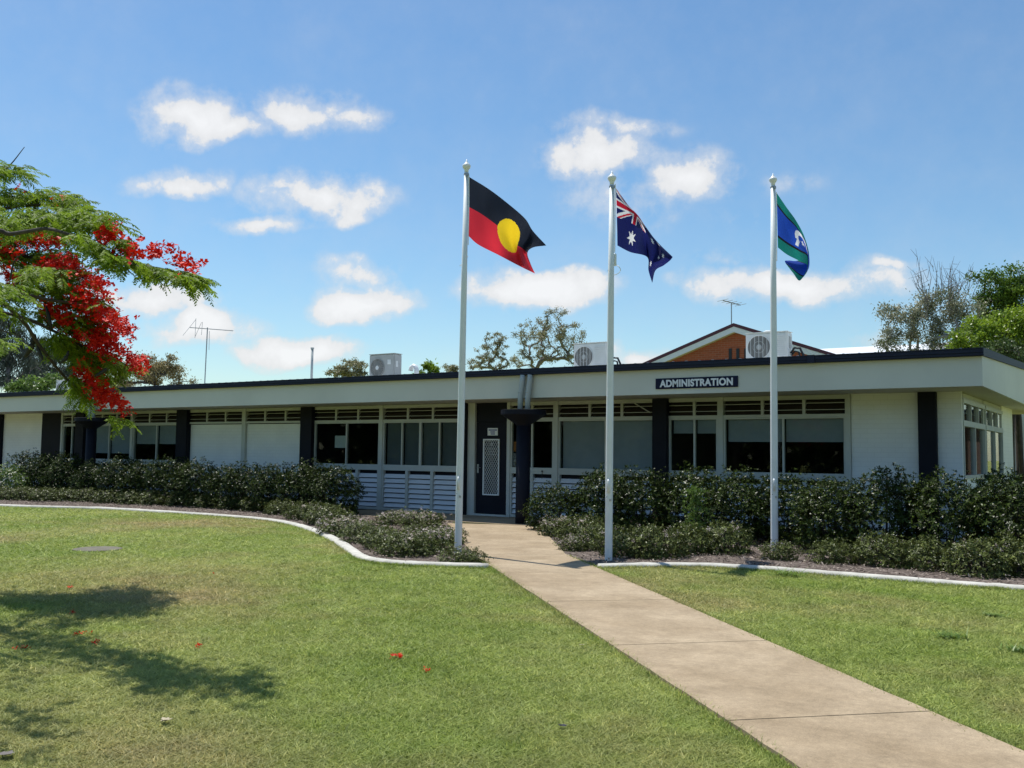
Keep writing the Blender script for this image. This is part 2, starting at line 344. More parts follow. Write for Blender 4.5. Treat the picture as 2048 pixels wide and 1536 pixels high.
def rosette(Pp, ax, k, spread=(35, 80), tilt=.5):
    """k leaves round every tip; returns pos, dir, normal"""
    N = len(Pp); ax = norm(ax); a = norm(np.cross(ax, rnd_dir(N))); b = np.cross(ax, a)
    ph = (np.arange(k)[None, :]*2.4 + rng.uniform(0, 6.28, (N, 1)))
    th = np.radians(rng.uniform(*spread, (N, k)))
    d = ax[:, None]*np.cos(th)[..., None] + (a[:, None]*np.cos(ph)[..., None] + b[:, None]*np.sin(ph)[..., None])*np.sin(th)[..., None]
    p = Pp[:, None] + rng.normal(0, .006, (N, k, 3)); n = np.broadcast_to(ax[:, None], d.shape)
    return p.reshape(-1, 3), d.reshape(-1, 3), n.reshape(-1, 3)
def inpoly(x, y, poly):
    r = np.zeros(len(x), bool); n = len(poly)
    for i in range(n):
        x0, y0 = poly[i]; x1, y1 = poly[(i+1) % n]
        c = ((y0 > y) != (y1 > y)) & (x < (x1-x0)*(y-y0)/(y1-y0+1e-12)+x0); r ^= c
    return r
def catmull(pts, n=8):
    p = [np.array(q, float) for q in pts]; p = [2*p[0]-p[1]] + p + [2*p[-1]-p[-2]]; o = []
    for i in range(1, len(p)-2):
        for k in range(n):
            t = k/n; a, b, c, d = p[i-1:i+3]
            o.append(.5*((2*b)+(-a+c)*t+(2*a-5*b+4*c-d)*t*t+(-a+3*b-3*c+d)*t**3))
    o.append(p[-2]); return o

# ------------------------------------------------------------------ ground, path, beds
bm = bmesh.new(); S = 900
for q in ((-S, -S, 0), (S, -S, 0), (S, S, 0), (-S, S, 0)): bm.verts.new(q)
bm.faces.new(bm.verts[:])
tag(obj('lawn', bm, M['lawn']), kind='structure')

XS = [((893, 1046), (1079, 1051)), ((936, 1109), (1122, 1107)), ((1000, 1144), (1198, 1143)), ((1084, 1202), (1324, 1197)), ((1201, 1287), (1511, 1278)), ((1434, 1437), (1829, 1417))]
XS = [(G(*a, .03), G(*b, .03)) for a, b in XS]
XS = [XS[0]]+[(np.array([3.135-.9996*a[1], a[1], .03]), np.array([4.723-.9757*b[1], b[1], .03])) for a, b in XS[1:]]
for k in range(3): XS.append((XS[-1][0]*2-XS[-2][0], XS[-1][1]*2-XS[-2][1]))
bm = bmesh.new(); gap = .006
for a, b in zip(XS, XS[1:]):
    dl = (b[0]-a[0]); dr = (b[1]-a[1]); gl = gap/np.linalg.norm(dl); gr = gap/np.linalg.norm(dr)
    nseg = 10; L_ = [a[0]+dl*(gl+(1-2*gl)*i/nseg) for i in range(nseg+1)]; R_ = [a[1]+dr*(gr+(1-2*gr)*i/nseg) for i in range(nseg+1)]
    side = norm(a[1]-a[0])
    for i in range(1, nseg): L_[i] = L_[i]+side*rng.normal(0, .003); R_[i] = R_[i]+side*rng.normal(0, .003)
    poly = L_ + R_[::-1]
    t_ = [bm.verts.new(p) for p in poly]; b_ = [bm.verts.new((p[0], p[1], -.05)) for p in poly]
    bm.faces.new(t_[::-1])
    for i in range(len(t_)): j = (i+1) % len(t_); bm.faces.new((t_[i], t_[j], b_[j], b_[i]))
bmesh.ops.recalc_face_normals(bm, faces=bm.faces[:])
tag(obj('path', bm, M['concrete']), kind='structure')
PATH_POLY = [tuple(x[0][:2]) for x in XS] + [tuple(x[1][:2]) for x in XS[::-1]]
tag(obj('door_apron', B((-16.3, -10.25, 16.25, 18.15, -.05, .034)), M['concrete']), kind='structure')

KL = [(-46, 12.3), (-38, 12.7), (-30, 12.9)] + [tuple(G(x, y)[:2]) for x, y in ((0, 1013), (200, 1019), (340, 1027), (480, 1037), (560, 1046), (620, 1061), (670, 1083), (705, 1106), (725, 1119), (770, 1128), (850, 1133), (975, 1137))]
KR = [tuple(G(x, y)[:2]) for x, y in ((1200, 1137), (1280, 1135), (1400, 1135), (1500, 1140), (1600, 1147), (1800, 1163), (1950, 1175), (2048, 1182))] + [(.6, 12.1), (3, 12.1), (7, 12.2)]
KL = [tuple(p) for p in catmull(KL, 6)]; KR = [tuple(p) for p in catmull(KR, 6)]
def kerb(pts, label, group):
    bm = bmesh.new(); prof = [(-.085, -.05), (-.085, .04), (-.06, .075), (0, .088), (.06, .08), (.085, .05), (.085, -.05)]; rows = []
    for i, p in enumerate(pts):
        a = np.array(pts[max(i-1, 0)]); b = np.array(pts[min(i+1, len(pts)-1)]); d = (b-a)/np.linalg.norm(b-a); n = np.array([-d[1], d[0]])
        rows.append([bm.verts.new((p[0]+n[0]*u, p[1]+n[1]*u, z*.72+rng.normal(0, .002))) for u, z in prof])
    for a, b in zip(rows, rows[1:]):
        for k in range(len(prof)-1): bm.faces.new((a[k], a[k+1], b[k+1], b[k]))
    bm.faces.new(rows[0]); bm.faces.new(rows[-1][::-1]); bmesh.ops.recalc_face_normals(bm, faces=bm.faces[:])
    return tag(obj('garden_edging', bm, M['kerb'], smooth=True), label, 'garden edging', group)
kerb(KL, 'white concrete garden edging curving round the bed left of the path', 'white garden edgings')
kerb(KR, 'white concrete garden edging along the bed right of the path', 'white garden edgings')
BEDL = KL + [tuple(XS[1][0][:2]), tuple(XS[0][0][:2]), (-12.3, 18.3), (-46, 18.3)]
BEDR = [tuple(XS[0][1][:2]), tuple(XS[1][1][:2])] + KR + [(7, 18.3), (-10.2, 18.3)]
for nm, poly in (('garden_bed', BEDL), ('garden_bed', BEDR)):
    bm = bmesh.new(); vs = [bm.verts.new((x, y, .016)) for x, y in poly]
    es = [bm.edges.new((vs[i], vs[(i+1) % len(vs)])) for i in range(len(vs))]
    bmesh.ops.triangle_fill(bm, edges=es, use_beauty=True); bmesh.ops.recalc_face_normals(bm, faces=bm.faces[:])
    if sum(f.normal.z for f in bm.faces) < 0: bmesh.ops.reverse_faces(bm, faces=bm.faces[:])
    tag(obj(nm, bm, M['mulch']), kind='structure')
# loose mulch chips
pc = []
for poly, (x0, x1, y0, y1), n in ((BEDL, (-26, -6.5, 9.5, 16.6), 30000), (BEDR, (-10.5, 2, 10.5, 16.4), 22000)):
    x = rng.uniform(x0, x1, n); y = rng.uniform(y0, y1, n); k = inpoly(x, y, poly); pc.append(np.stack([x[k], y[k]], 1))
pc = np.concatenate(pc); N = len(pc); pos = np.column_stack([pc, rng.uniform(.018, .055, N)])
d = rnd_dir(N)*[1, 1, .35]
o = leaves('mulch', pos, d, norm(rng.normal(size=(N, 3))*.35+[0, 0, 1]), rng.uniform(.02, .075, N), rng.uniform(.008, .022, N), rng.beta(1.2, 1.8, N), M['chip'], bend=0)
tag(o, 'brown and grey wood chip mulch strewn over the garden beds', 'mulch', kind='stuff')

# lawn blades
def blades():
    n = 2000000
    az = rng.uniform(-.75, .75, n); lo, hi = 2.3, 30.0
    u = rng.uniform(0, 1, n); e = -.15
    r = (lo**e + u*(hi**e - lo**e))**(1/e)
    a = YAW - az; x = -np.sin(a)*r; y = np.cos(a)*r
    inbed = inpoly(x, y, BEDL) | inpoly(x, y, BEDR) | inpoly(x, y, PATH_POLY) | (y > 15.2)
    patch = np.hypot((x-PITC[0]), (y-PITC[1])) < PITR
    k = ~(inbed | patch); x = x[k]; y = y[k]; r = r[k]
    k = rng.uniform(0, 1, len(x)) < .8; x = x[k]; y = y[k]; r = r[k]; N = len(x)
    h = rng.uniform(.007, .017, N)*(1+.07*r); w = (.0013 + .00050*r)*rng.uniform(.7, 1.4, N)
    lean = rng.normal(0, 1.9, (N, 2))*h[:, None]; th = rng.uniform(0, 6.28, N)
    v = np.empty((N, 3, 3)); v[:, 0] = np.column_stack([x-np.cos(th)*w, y-np.sin(th)*w, np.zeros(N)]); v[:, 1] = np.column_stack([x+np.cos(th)*w, y+np.sin(th)*w, np.zeros(N)])
    v[:, 2] = np.column_stack([x+lean[:, 0], y+lean[:, 1], h])
    # longer untrimmed blades along the path and edging, and scattered thicker clumps
    m2 = 26000; k2 = rng.integers(0, len(EDGEL), m2); ed_ = np.array(EDGEL)[k2]+rng.normal(0, .028, (m2, 2)); c2_ = rng.uniform(-1, 1, (900, 2))*[5, 5]+[-5, 7]
    cl_ = np.repeat(c2_, 22, 0)+rng.normal(0, .05, (19800, 2)); xe = np.concatenate([ed_, cl_]); ok = ~(inpoly(xe[:, 0], xe[:, 1], BEDL) | inpoly(xe[:, 0], xe[:, 1], BEDR)); inp_ = inpoly(xe[:, 0], xe[:, 1], PATH_POLY)
    ok &= ~(inp_ & (np.arange(len(xe)) >= m2)); xe = xe[ok]; ne = len(xe); re_ = np.hypot(xe[:, 0], xe[:, 1]); he = rng.uniform(.02, .055, ne); we = (.0018+.00045*re_); te = rng.uniform(0, 6.28, ne); le = rng.normal(0, .7, (ne, 2))*he[:, None]
    ve = np.empty((ne, 3, 3)); ve[:, 0] = np.column_stack([xe[:, 0]-np.cos(te)*we, xe[:, 1]-np.sin(te)*we, np.full(ne, .0)]); ve[:, 1] = np.column_stack([xe[:, 0]+np.cos(te)*we, xe[:, 1]+np.sin(te)*we, np.full(ne, .0)]); ve[:, 2] = np.column_stack([xe+le, he])
    v = np.concatenate([v, ve]); N = len(v)
    me = bpy.data.meshes.new('grass'); me.vertices.add(N*3); me.vertices.foreach_set('co', v.reshape(-1).astype(np.float32))
    me.loops.add(N*3); me.loops.foreach_set('vertex_index', np.arange(N*3, dtype=np.int32)); me.polygons.add(N)
    me.polygons.foreach_set('loop_start', np.arange(0, N*3, 3, dtype=np.int32)); me.polygons.foreach_set('loop_total', np.full(N, 3, dtype=np.int32))
    at = me.attributes.new('tint', 'FLOAT', 'POINT'); at.data.foreach_set('value', np.repeat(rng.beta(1.6, 1.9, N), 3).astype(np.float32)); me.update(calc_edges=True)
    return tag(link('grass', me, M['blade']), 'short mown lawn grass with dry tan patches', 'grass', kind='stuff')
EDGEL = []
for a_, b_ in zip(XS, XS[1:]):
    for i_ in range(60): EDGEL += [tuple((a_[0]+(b_[0]-a_[0])*i_/60)[:2]-np.array([.03, .0])), tuple((a_[1]+(b_[1]-a_[1])*i_/60)[:2]+np.array([.03, .0]))]
for kk_ in (KL[30:], KR):
    for a_, b_ in zip(kk_, kk_[1:]):
        for i_ in range(8): f_ = i_/8; EDGEL.append((a_[0]+(b_[0]-a_[0])*f_+.02, a_[1]+(b_[1]-a_[1])*f_-.10))
PITC = G(195, 1099)[:2]; PITR = .36
blades()
bm = bmesh.new(); lathe(bm, [(PITR-.02, -.02), (PITR-.02, .012), (PITR-.05, .018)], 28)
o = obj('pit_cover', bm, nmat('worn_concrete', (.14, .125, .09), .9, .25, 8, bump=.4), None); o.location = (*PITC, 0)
tag(o, 'round grey concrete pit cover set flush in the left lawn', 'pit cover')

# ------------------------------------------------------------------ office building
YW, YF, XC, XFC, XL = 18.2, 16.75, -2.74, -2.21, -46.0
YB = 28.0
bld = thing('office_building', 'long low white office building with navy gutter, deep eave and white slatted panels', 'building', (0, 0, 0))
HD, SL, TT, CE = 2.20, 1.12, 2.53, 2.612
# solid walls
W_ = []
for x0, x1 in ((XL, -33.5), (-33.15, -30.81)): W_.append((x0, x1, YW, YW+.12, 0, CE))
for x0, x1 in ((-23.22, -20.99), (-20.83, -18.63)): W_.append((x0, x1, YW+.02, YW+.12, 0, HD-.02))
W_.append((-4.6, XC, YW, YW+.12, 0, CE))
W_.append((XC-.12, XC, YW+.12, 18.27, 0, CE)); W_.append((XC-.12, XC, 23.5, 25.4, 0, CE))
W_.append((XC-.12, XC, 18.27, 23.5, 0, 1.1))
for w in W_: obj('wall', B(w), M['white_wall'], bld)
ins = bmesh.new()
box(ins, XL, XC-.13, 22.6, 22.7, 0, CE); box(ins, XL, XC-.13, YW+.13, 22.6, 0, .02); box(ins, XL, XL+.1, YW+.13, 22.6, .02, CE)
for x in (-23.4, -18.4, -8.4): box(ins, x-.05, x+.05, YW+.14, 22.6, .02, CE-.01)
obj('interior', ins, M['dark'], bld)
obj('soffit', B((XL, XFC-.04, YF+.05, YW+.12, CE, CE+.03), (XL, XFC-.04, YW+.12, YB, CE, CE+.03)), M['soffit'], bld)
# fascias
obj('fascia', B((XL, XFC, YF, YF+.04, 2.60, 3.085)), M['fascia'], bld)
sf = bmesh.new(); sl_ = (3.44-3.19)/6.0
v = [sf.verts.new(c) for c in ((XFC, YF+.04, 2.60), (XFC, YB, 2.60), (XFC, YB, 3.085+sl_*(YB-YF)), (XFC, YF+.04, 3.085), (XFC-.04, YF+.04, 2.60), (XFC-.04, YB, 2.60), (XFC-.04, YB, 3.085+sl_*(YB-YF)), (XFC-.04, YF+.04, 3.085))]
for f in ((0, 1, 2, 3), (7, 6, 5, 4), (0, 4, 5, 1), (3, 2, 6, 7), (1, 5, 6, 2), (0, 3, 7, 4)): sf.faces.new([v[i] for i in f])
obj('fascia', sf, M['fascia'], bld)
# gutter: profile swept along x
def sweepx(prof, x0, x1, mat, name, parent):
    bm = bmesh.new(); a = [bm.verts.new((x0, y, z)) for y, z in prof]; b = [bm.verts.new((x1, y, z)) for y, z in prof]; n = len(prof)
    for i in range(n): bm.faces.new((a[i], a[(i+1) % n], b[(i+1) % n], b[i]))
    bm.faces.new(a[::-1]); bm.faces.new(b); bmesh.ops.recalc_face_normals(bm, faces=bm.faces[:]); return obj(name, bm, mat, parent)
gp = [(YF-.003, 3.07), (YF-.105, 3.07), (YF-.115, 3.08), (YF-.115, 3.115), (YF-.128, 3.122), (YF-.128, 3.175), (YF-.138, 3.18), (YF-.138, 3.196), (YF-.118, 3.196), (YF-.115, 3.15), (YF-.003, 3.15)]
sweepx(gp, XL, XFC+.03, M['gutter'], 'gutter', bld)
obj('gutter_joint', B((-4.92, -4.80, YF-.145, YF-.12, 3.065, 3.202)), M['gutter'], bld)
bc = bmesh.new()
v = [bc.verts.new(c) for c in ((XFC+.035, YF-.1, 3.07), (XFC+.035, YB, 3.07+sl_*(YB-YF)), (XFC+.035, YB, 3.2+sl_*(YB-YF)), (XFC+.035, YF-.1, 3.2), (XFC+.003, YF-.1, 3.07), (XFC+.003, YB, 3.07+sl_*(YB-YF)), (XFC+.003, YB, 3.2+sl_*(YB-YF)), (XFC+.003, YF-.1, 3.2))]
for f in ((0, 1, 2, 3), (7, 6, 5, 4), (0, 4, 5, 1), (3, 2, 6, 7), (1, 5, 6, 2), (0, 3, 7, 4)): bc.faces.new([v[i] for i in f])
obj('barge_capping', bc, M['gutter'], bld)
def roof_z(y): return 3.165 + sl_*.75*(y-YF)
rf = bmesh.new()
v = [rf.verts.new(c) for c in ((XL, YF-.1, roof_z(YF-.1)), (XFC-.05, YF-.1, roof_z(YF-.1)), (XFC-.05, YB, roof_z(YB)), (XL, YB, roof_z(YB)))]
rf.faces.new(v)
x = XFC-.3
while x > XL+.2:
    y0, y1 = YF-.09, YB-.05
    a = [rf.verts.new(c) for c in ((x-.022, y0, roof_z(y0)+.002), (x+.022, y0, roof_z(y0)+.002), (x+.014, y0, roof_z(y0)+.045), (x-.014, y0, roof_z(y0)+.045))]
    b = [rf.verts.new(c) for c in ((x-.022, y1, roof_z(y1)+.002), (x+.022, y1, roof_z(y1)+.002), (x+.014, y1, roof_z(y1)+.05), (x-.014, y1, roof_z(y1)+.05))]
    rf.faces.new(a); rf.faces.new(b[::-1])
    for i in range(1, 4): rf.faces.new((a[i], a[(i+1) % 4], b[(i+1) % 4], b[i]))
    x -= .26
bmesh.ops.recalc_face_normals(rf, faces=rf.faces[:]); obj('roof', rf, M['roof'], bld)
# dark pillars
for x0, x1 in ((-33.5, -33.15), (-28.72, -28.26), (-23.69, -23.22), (-18.63, -18.21), (-13.43, -13.26), (-8.53, -8.21), (-3.43, -3.13)):
    obj('pillar', B((x0, x1, YW-.14, YW+.1 if x0 > -4 or x0 < -33 else YW+.13, 0, CE-.002)) if False else B((x0, x1, YW-.14, YW-.003, 0, CE-.002)), M['navy'], bld, bevel=.006)
    if -33 < x0 < -4: obj('pillar_core', B((x0+.01, x1-.01, YW, YW+.12, 0, CE-.004)), M['navy'], bld)
obj('dark_panel', B((-30.808, -29.66, YW-.012, YW+.1, 0, CE-.002)), M['navy'], bld)
# pale posts
for x0, x1 in ((-29.655, -29.56), (-25.98, -25.86), (-20.985, -20.835), (-15.98, -15.86), (-13.255, -13.05), (-12.165, -12.075), (-10.945, -10.825), (-7.165, -7.045), (-4.70, -4.605)):
    obj('post', B((x0, x1, YW-.05, YW+.10, 0, CE-.002)), M['frame'], bld, bevel=.004)
# glazed bays: (x0, x1, window mullions, transom mullions, blind, solid)
BAYS = [(-29.56, -28.72, [-29.07], [-29.07], None, 0), (-28.26, -25.98, [-27.08], [-27.45, -26.7], ('blind', 1.32), 0), (-25.86, -23.69, [-24.74], [-25.09, -24.29], ('blind', 1.62), 0),
        (-23.22, -20.985, None, [-22.48, -21.69], None, 1), (-20.835, -18.63, None, [-20.09, -19.3], None, 1),
        (-18.21, -15.98, [-17.09], [-17.46, -16.7], None, 0), (-15.86, -13.43, [-15.26, -14.69, -14.11], [-15.08, -14.31], ('blind_dark', 1.13), 0),
        (-12.075, -10.945, [-11.51], [-11.51], None, 0), (-10.825, -8.53, [-9.67], [-10.05, -9.28], ('blind', 1.14), 0),
        (-8.21, -7.165, [-7.66], [-7.66], ('blind', 1.90), 0), (-7.045, -4.70, [-5.86], [-6.26, -5.46], ('blind', 1.73), 0)]
for (x0, x1, wm_, tm, bl, solid) in BAYS:
    # transom: frame with mullions, louvre blades, pane
    fr = bmesh.new()
    box(fr, x0, x1, YW-.03, YW+.06, HD+.001, HD+.055); box(fr, x0, x1, YW-.03, YW+.06, TT, CE-.004)
    for m_ in tm: box(fr, m_-.028, m_+.028, YW-.028, YW+.055, HD+.056, TT-.001)
    t_ = obj('transom_window', fr, M['frame'], bld)
    lb = bmesh.new()
    for z in (HD+.10, HD+.185, HD+.27):
        edges = [x0] + list(tm) + [x1]
        for a, b in zip(edges, edges[1:]):
            vv = [lb.verts.new(c) for c in ((a+.03, YW-.012, z-.030), (b-.03, YW-.012, z-.030), (b-.03, YW+.036, z+.04), (a+.03, YW+.036, z+.04), (a+.03, YW-.018, z-.025), (b-.03, YW-.018, z-.025), (b-.03, YW+.030, z+.045), (a+.03, YW+.030, z+.045))]
            for f in ((0, 1, 2, 3), (7, 6, 5, 4), (0, 4, 5, 1), (3, 2, 6, 7)): lb.faces.new([vv[i] for i in f])
    obj('louvre_blade', lb, M['louvre'], t_)
    rb = bmesh.new()
    for z in (HD+.135, HD+.26): box(rb, x0+.01, x1-.01, YW-.022, YW-.012, z-.006, z+.006)
    obj('louvre_rail', rb, M['frame'], t_)
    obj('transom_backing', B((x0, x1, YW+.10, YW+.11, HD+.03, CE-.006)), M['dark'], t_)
    if solid:
        continue
    fr = bmesh.new(); c = .035
    box(fr, x0, x1, YW-.035, YW+.05, SL-.06, SL); box(fr, x0, x0+c, YW-.025, YW+.045, SL+.001, HD); box(fr, x1-c, x1, YW-.025, YW+.045, SL+.001, HD)
    box(fr, x0+c, x1-c, YW-.025, YW+.045, HD-.03, HD-.001); box(fr, x0+c, x1-c, YW-.024, YW+.044, SL+.001, SL+.028)
    for i, m_ in enumerate(wm_):
        hw = .032 if (len(wm_) == 3 and i == 1) else .018
        box(fr, m_-hw, m_+hw, YW-.022, YW+.042, SL+.029, HD-.031)
    w_ = obj('window', fr, M['frame'], bld)
    ed = [x0+c]+list(wm_)+[x1-c]; pn = bmesh.new()
    for a, b in zip(ed, ed[1:]): box(pn, a, b, YW+.008+.004*(a > x0+.1), YW+.012+.004*(a > x0+.1), SL+.02, HD-.025)
    obj('pane', pn, M['glass'], w_)
    if bl:
        bb = bmesh.new()
        for a, b in zip(ed, ed[1:]): box(bb, a+.03, b-.03, YW+.075, YW+.078, bl[1]+rng.uniform(-.005, .005), HD-.03)
        obj('roller_blind', bb, M[bl[0]], w_)
    # slatted panel below
    div = [x0] + (list(tm) if len(tm) == 2 else list(wm_)) + [x1]
    sp = bmesh.new(); bk = []
    for a, b in zip(div, div[1:]):
        bk.append((a+.042, b-.042, YW+.062, YW+.07, .10, SL-.07))
        z = .12; h = .118
        while z+h < SL-.06:
            vv = [sp.verts.new(q) for q in ((a+.045, YW-.018, z), (b-.045, YW-.018, z), (b-.045, YW+.03, z+h-.024), (a+.045, YW+.03, z+h-.024), (a+.045, YW+.03, z-.004), (b-.045, YW+.03, z-.004))]
            sp.faces.new((vv[0], vv[1], vv[2], vv[3])); sp.faces.new((vv[5], vv[1], vv[0], vv[4])); z += h
    obj('slatted_panel', sp, M['slat'], bld); obj('gap_shade_backing', B(*bk), M['navy'], bld)  # dark backing paints in the shade of the gaps between slats
    ps = bmesh.new(); box(ps, x0, x1, YW-.03, YW+.06, SL-.11, SL-.062); box(ps, x0, x1, YW-.03, YW+.06, .04, .10)
    for a in div[1:-1]: box(ps, a-.04, a+.04, YW-.035, YW+.058, .101, SL-.111)
    for a in (x0, x1): box(ps, min(a, a+.04*(1 if a == x0 else -1)), max(a, a+.04*(1 if a == x0 else -1)), YW-.033, YW+.057, .101, SL-.111)
    obj('panel_frame', ps, M['frame'], bld)
# side windows of the end wall
for (y0, y1) in ((18.27, 20.85), (20.95, 23.5)):
    fr = bmesh.new()
    for z0, z1 in ((1.1, 1.16), (2.02, 2.12), (2.42, 2.50)): box(fr, XC-.06, XC+.025, y0, y1, z0, z1)
    for k in range(3): yy = y0+(y1-y0)*k/3; box(fr, XC-.05, XC+.02, yy, yy+.05, 2.121, 2.419)
    for yy in (y0+.01, (y0+y1)/2, y1-.07): box(fr, XC-.05, XC+.02, yy, yy+.055, 1.161, 2.019)
    box(fr, XC-.05, XC-.04, y0, y1, 2.26, 2.275)
    w_ = obj('side_window', fr, M['frame'], bld)
    obj('pane', B((XC-.03, XC-.024, y0, y1, 1.16, 2.5)), M['glass'], w_)
box_ = B((XC-.1, XC-.02, 20.85, 20.95, 1.1, CE-.01), (XC-.1, XC-.02, 18.27, 23.5, 2.501, CE-.01)); obj('side_post', box_, M['frame'], bld)
# door
obj('door_head_panel', B((-13.05, -12.165, YW+.01, YW+.06, 2.17, CE-.003)), M['navy'], bld)
obj('door_sill', B((-13.05, -12.165, YW-.06, YW+.06, .034, .075)), M['frame'], bld)
dr = obj('door', B((-13.03, -12.18, YW-.0, YW+.045, .08, 2.165)), M['navy'], bld)
g0, g1, gz0, gz1 = -12.83, -12.38, .50, 1.78
gr = bmesh.new(); c = .03
for b in ((g0, g1, gz0, gz0+c), (g0, g1, gz1-c, gz1), (g0, g0+c, gz0+c+.0005, gz1-c-.0005), (g1-c, g1, gz0+c+.0005, gz1-c-.0005)): box(gr, b[0], b[1], YW-.028, YW-.003, b[2], b[3])
stp = .062
def seg(bm, p, q, w=.006):
    d = norm(q-p); n = np.array([-d[1], d[0]])*w/2
    vs = []
    for yy in (YW-.016, YW-.010): vs += [bm.verts.new((a[0], yy, a[1])) for a in (p+n, p-n, q-n, q+n)]
    for f in ((0, 1, 2, 3), (7, 6, 5, 4), (0, 4, 5, 1), (1, 5, 6, 2), (2, 6, 7, 3), (3, 7, 4, 0)): bm.faces.new([vs[i] for i in f])
for sgn in (1, -1):
    k = -40
    while k < 60:
        # lines x = g0 + t, z = gz0 + k*stp*1.5 + sgn*1.5*t
        z0 = gz0 + k*stp*1.55; ts = np.linspace(0, g1-g0, 60); zz = z0 + sgn*1.55*ts; ok = (zz > gz0+.01) & (zz < gz1-.01)
        if ok.sum() > 2: t0, t1 = ts[ok][0], ts[ok][-1]; seg(gr, np.array([g0+t0, z0+sgn*1.55*t0]), np.array([g0+t1, z0+sgn*1.55*t1]))
        k += 1
obj('security_grille', gr, M['white'], dr)
obj('door_glass', B((g0+.01, g1-.01, YW-.0025, YW-.001, gz0+.01, gz1-.01)), M['black'], dr)
hb = bmesh.new(); box(hb, -13.0, -12.955, YW-.012, YW-.0005, 1.0, 1.2); tube(hb, [(-12.978, YW-.045, 1.13), (-12.88, YW-.05, 1.12)], .009, 8); tube(hb, [(-12.978, YW-.01, 1.13), (-12.978, YW-.048, 1.13)], .009, 8)
obj('door_handle', hb, M['steel'], dr)
nt = obj('door_notice', B((-12.72, -12.44, YW-.008, YW-.0015, 1.86, 2.03)), M['white'], dr)
tx = bmesh.new()
for z, xs in ((1.985, (-12.69, -12.47)), (1.94, (-12.64, -12.52)), (1.895, (-12.63, -12.53))):
    x = xs[0]
    while x < xs[1]: w = rng.uniform(.012, .022); box(tx, x, x+w, YW-.011, YW-.0085, z-.014, z+.014); x += w+.006
obj('notice_print', tx, nmat('blue_print', (.05, .06, .3), .6, .1, 5), nt)
# crest and lines of print behind the grille
cr = bmesh.new()
def disc(bm, x, z, r, n=12, y=YW-.0035): bm.faces.new([bm.verts.new((x+r*math.cos(a)*(.85), y, z+r*math.sin(a))) for a in np.linspace(0, 2*math.pi, n, endpoint=False)])
disc(cr, -12.60, 1.66, .04)
for z, w in ((1.555, .13), (1.49, .1), (1.43, .13)):
    x = -12.6-w
    while x < -12.6+w: q = rng.uniform(.01, .02); box(cr, x, x+q, YW-.0045, YW-.003, z-.011, z+.011); x += q+.008
obj('door_lettering', cr, nmat('faded_print', (.35, .36, .36), .6, .1, 5), dr)
# paper notice and things inside windows
obj('window_notice', B((-17.52, -17.12, YW+.02, YW+.024, 1.55, 1.86)), M['paper'], bld)
obj('window_poster', B((-12.03, -11.93, YW+.03, YW+.034, 1.50, 1.72)), nmat('orange_poster', (.45, .17, .04), .7, .4, 14), bld)
obj('window_poster', B((-12.03, -11.91, YW+.03, YW+.034, 1.16, 1.46)), nmat('mono_poster', (.03, .03, .03), .7, .3, 25, col2=(.5, .5, .5)), bld)
pr_ = thing('printer', 'pale office printer behind the glass right of the middle flagpole', 'printer', (-7.42, 18.75, .78))
obj('printer_body', B((-.26, .26, -.2, .2, 0, .40)), M['acgrey'], pr_, bevel=.02); obj('paper_tray', B((-.2, .2, -.28, -.203, .08, .12)), M['paper'], pr_)
dk = thing('desk', 'office desk carrying the printer inside the window', 'desk', (-7.35, 18.8, .021))
obj('desk_top', B((-.7, .7, -.33, .33, .72, .757)), M['frame'], dk)
for dx_ in (-.65, .65): obj('leg', B((dx_-.025, dx_+.025, -.3, .3, 0, .719)), M['steel'], dk)
# round columns with rain heads and downpipes
def column(x, y):
    c = bmesh.new(); lathe(c, [(.15, 0), (.147, .3), (.145, 2.04)], 28, x, y); co = obj('column', c, M['navy'], bld, smooth=False); co.data.shade_smooth()
    r = bmesh.new(); lathe(r, [(.147, 2.03), (.17, 2.06), (.44, 2.235), (.47, 2.25), (.47, 2.345), (.445, 2.35), (.44, 2.30), (.1, 2.24)], 36, x, y); obj('rain_head', r, M['navy'], co)
    for dx in (-.055, .125):
        p = bmesh.new(); xx = x+dx+.01
        tube(p, [(xx+.04, YF-.085, 3.068), (xx+.035, YF-.09, 2.95), (xx-.005, YF-.1, 2.62), (xx-.005, YF-.1, 2.27)], .056, 16)
        tube(p, [(xx, YF-.095, 2.70), (xx-.002, YF-.095, 2.725)], .061, 16)
        q = obj('downpipe', p, M['pipe'], co); q.data.shade_smooth()
column(-10.78, 16.70); column(-25.72, 16.70)
# wall rod right of the louvre at the transom of bay G
hk = bmesh.new(); tube(hk, [(-9.15, YW-.09, 2.56), (-9.0, YW-.09, 2.55), (-8.56, YW-.16, 2.32)], .011, 8); obj('window_winder', hk, M['frame'], bld)
hk = bmesh.new(); tube(hk, [(-11.22, YW-.04, 1.07), (-11.22, YW-.05, .9)], .006, 6); box(hk, -11.235, -11.205, YW-.055, YW-.032, 1.06, 1.09); obj('wall_hook', hk, M['black'], bld)

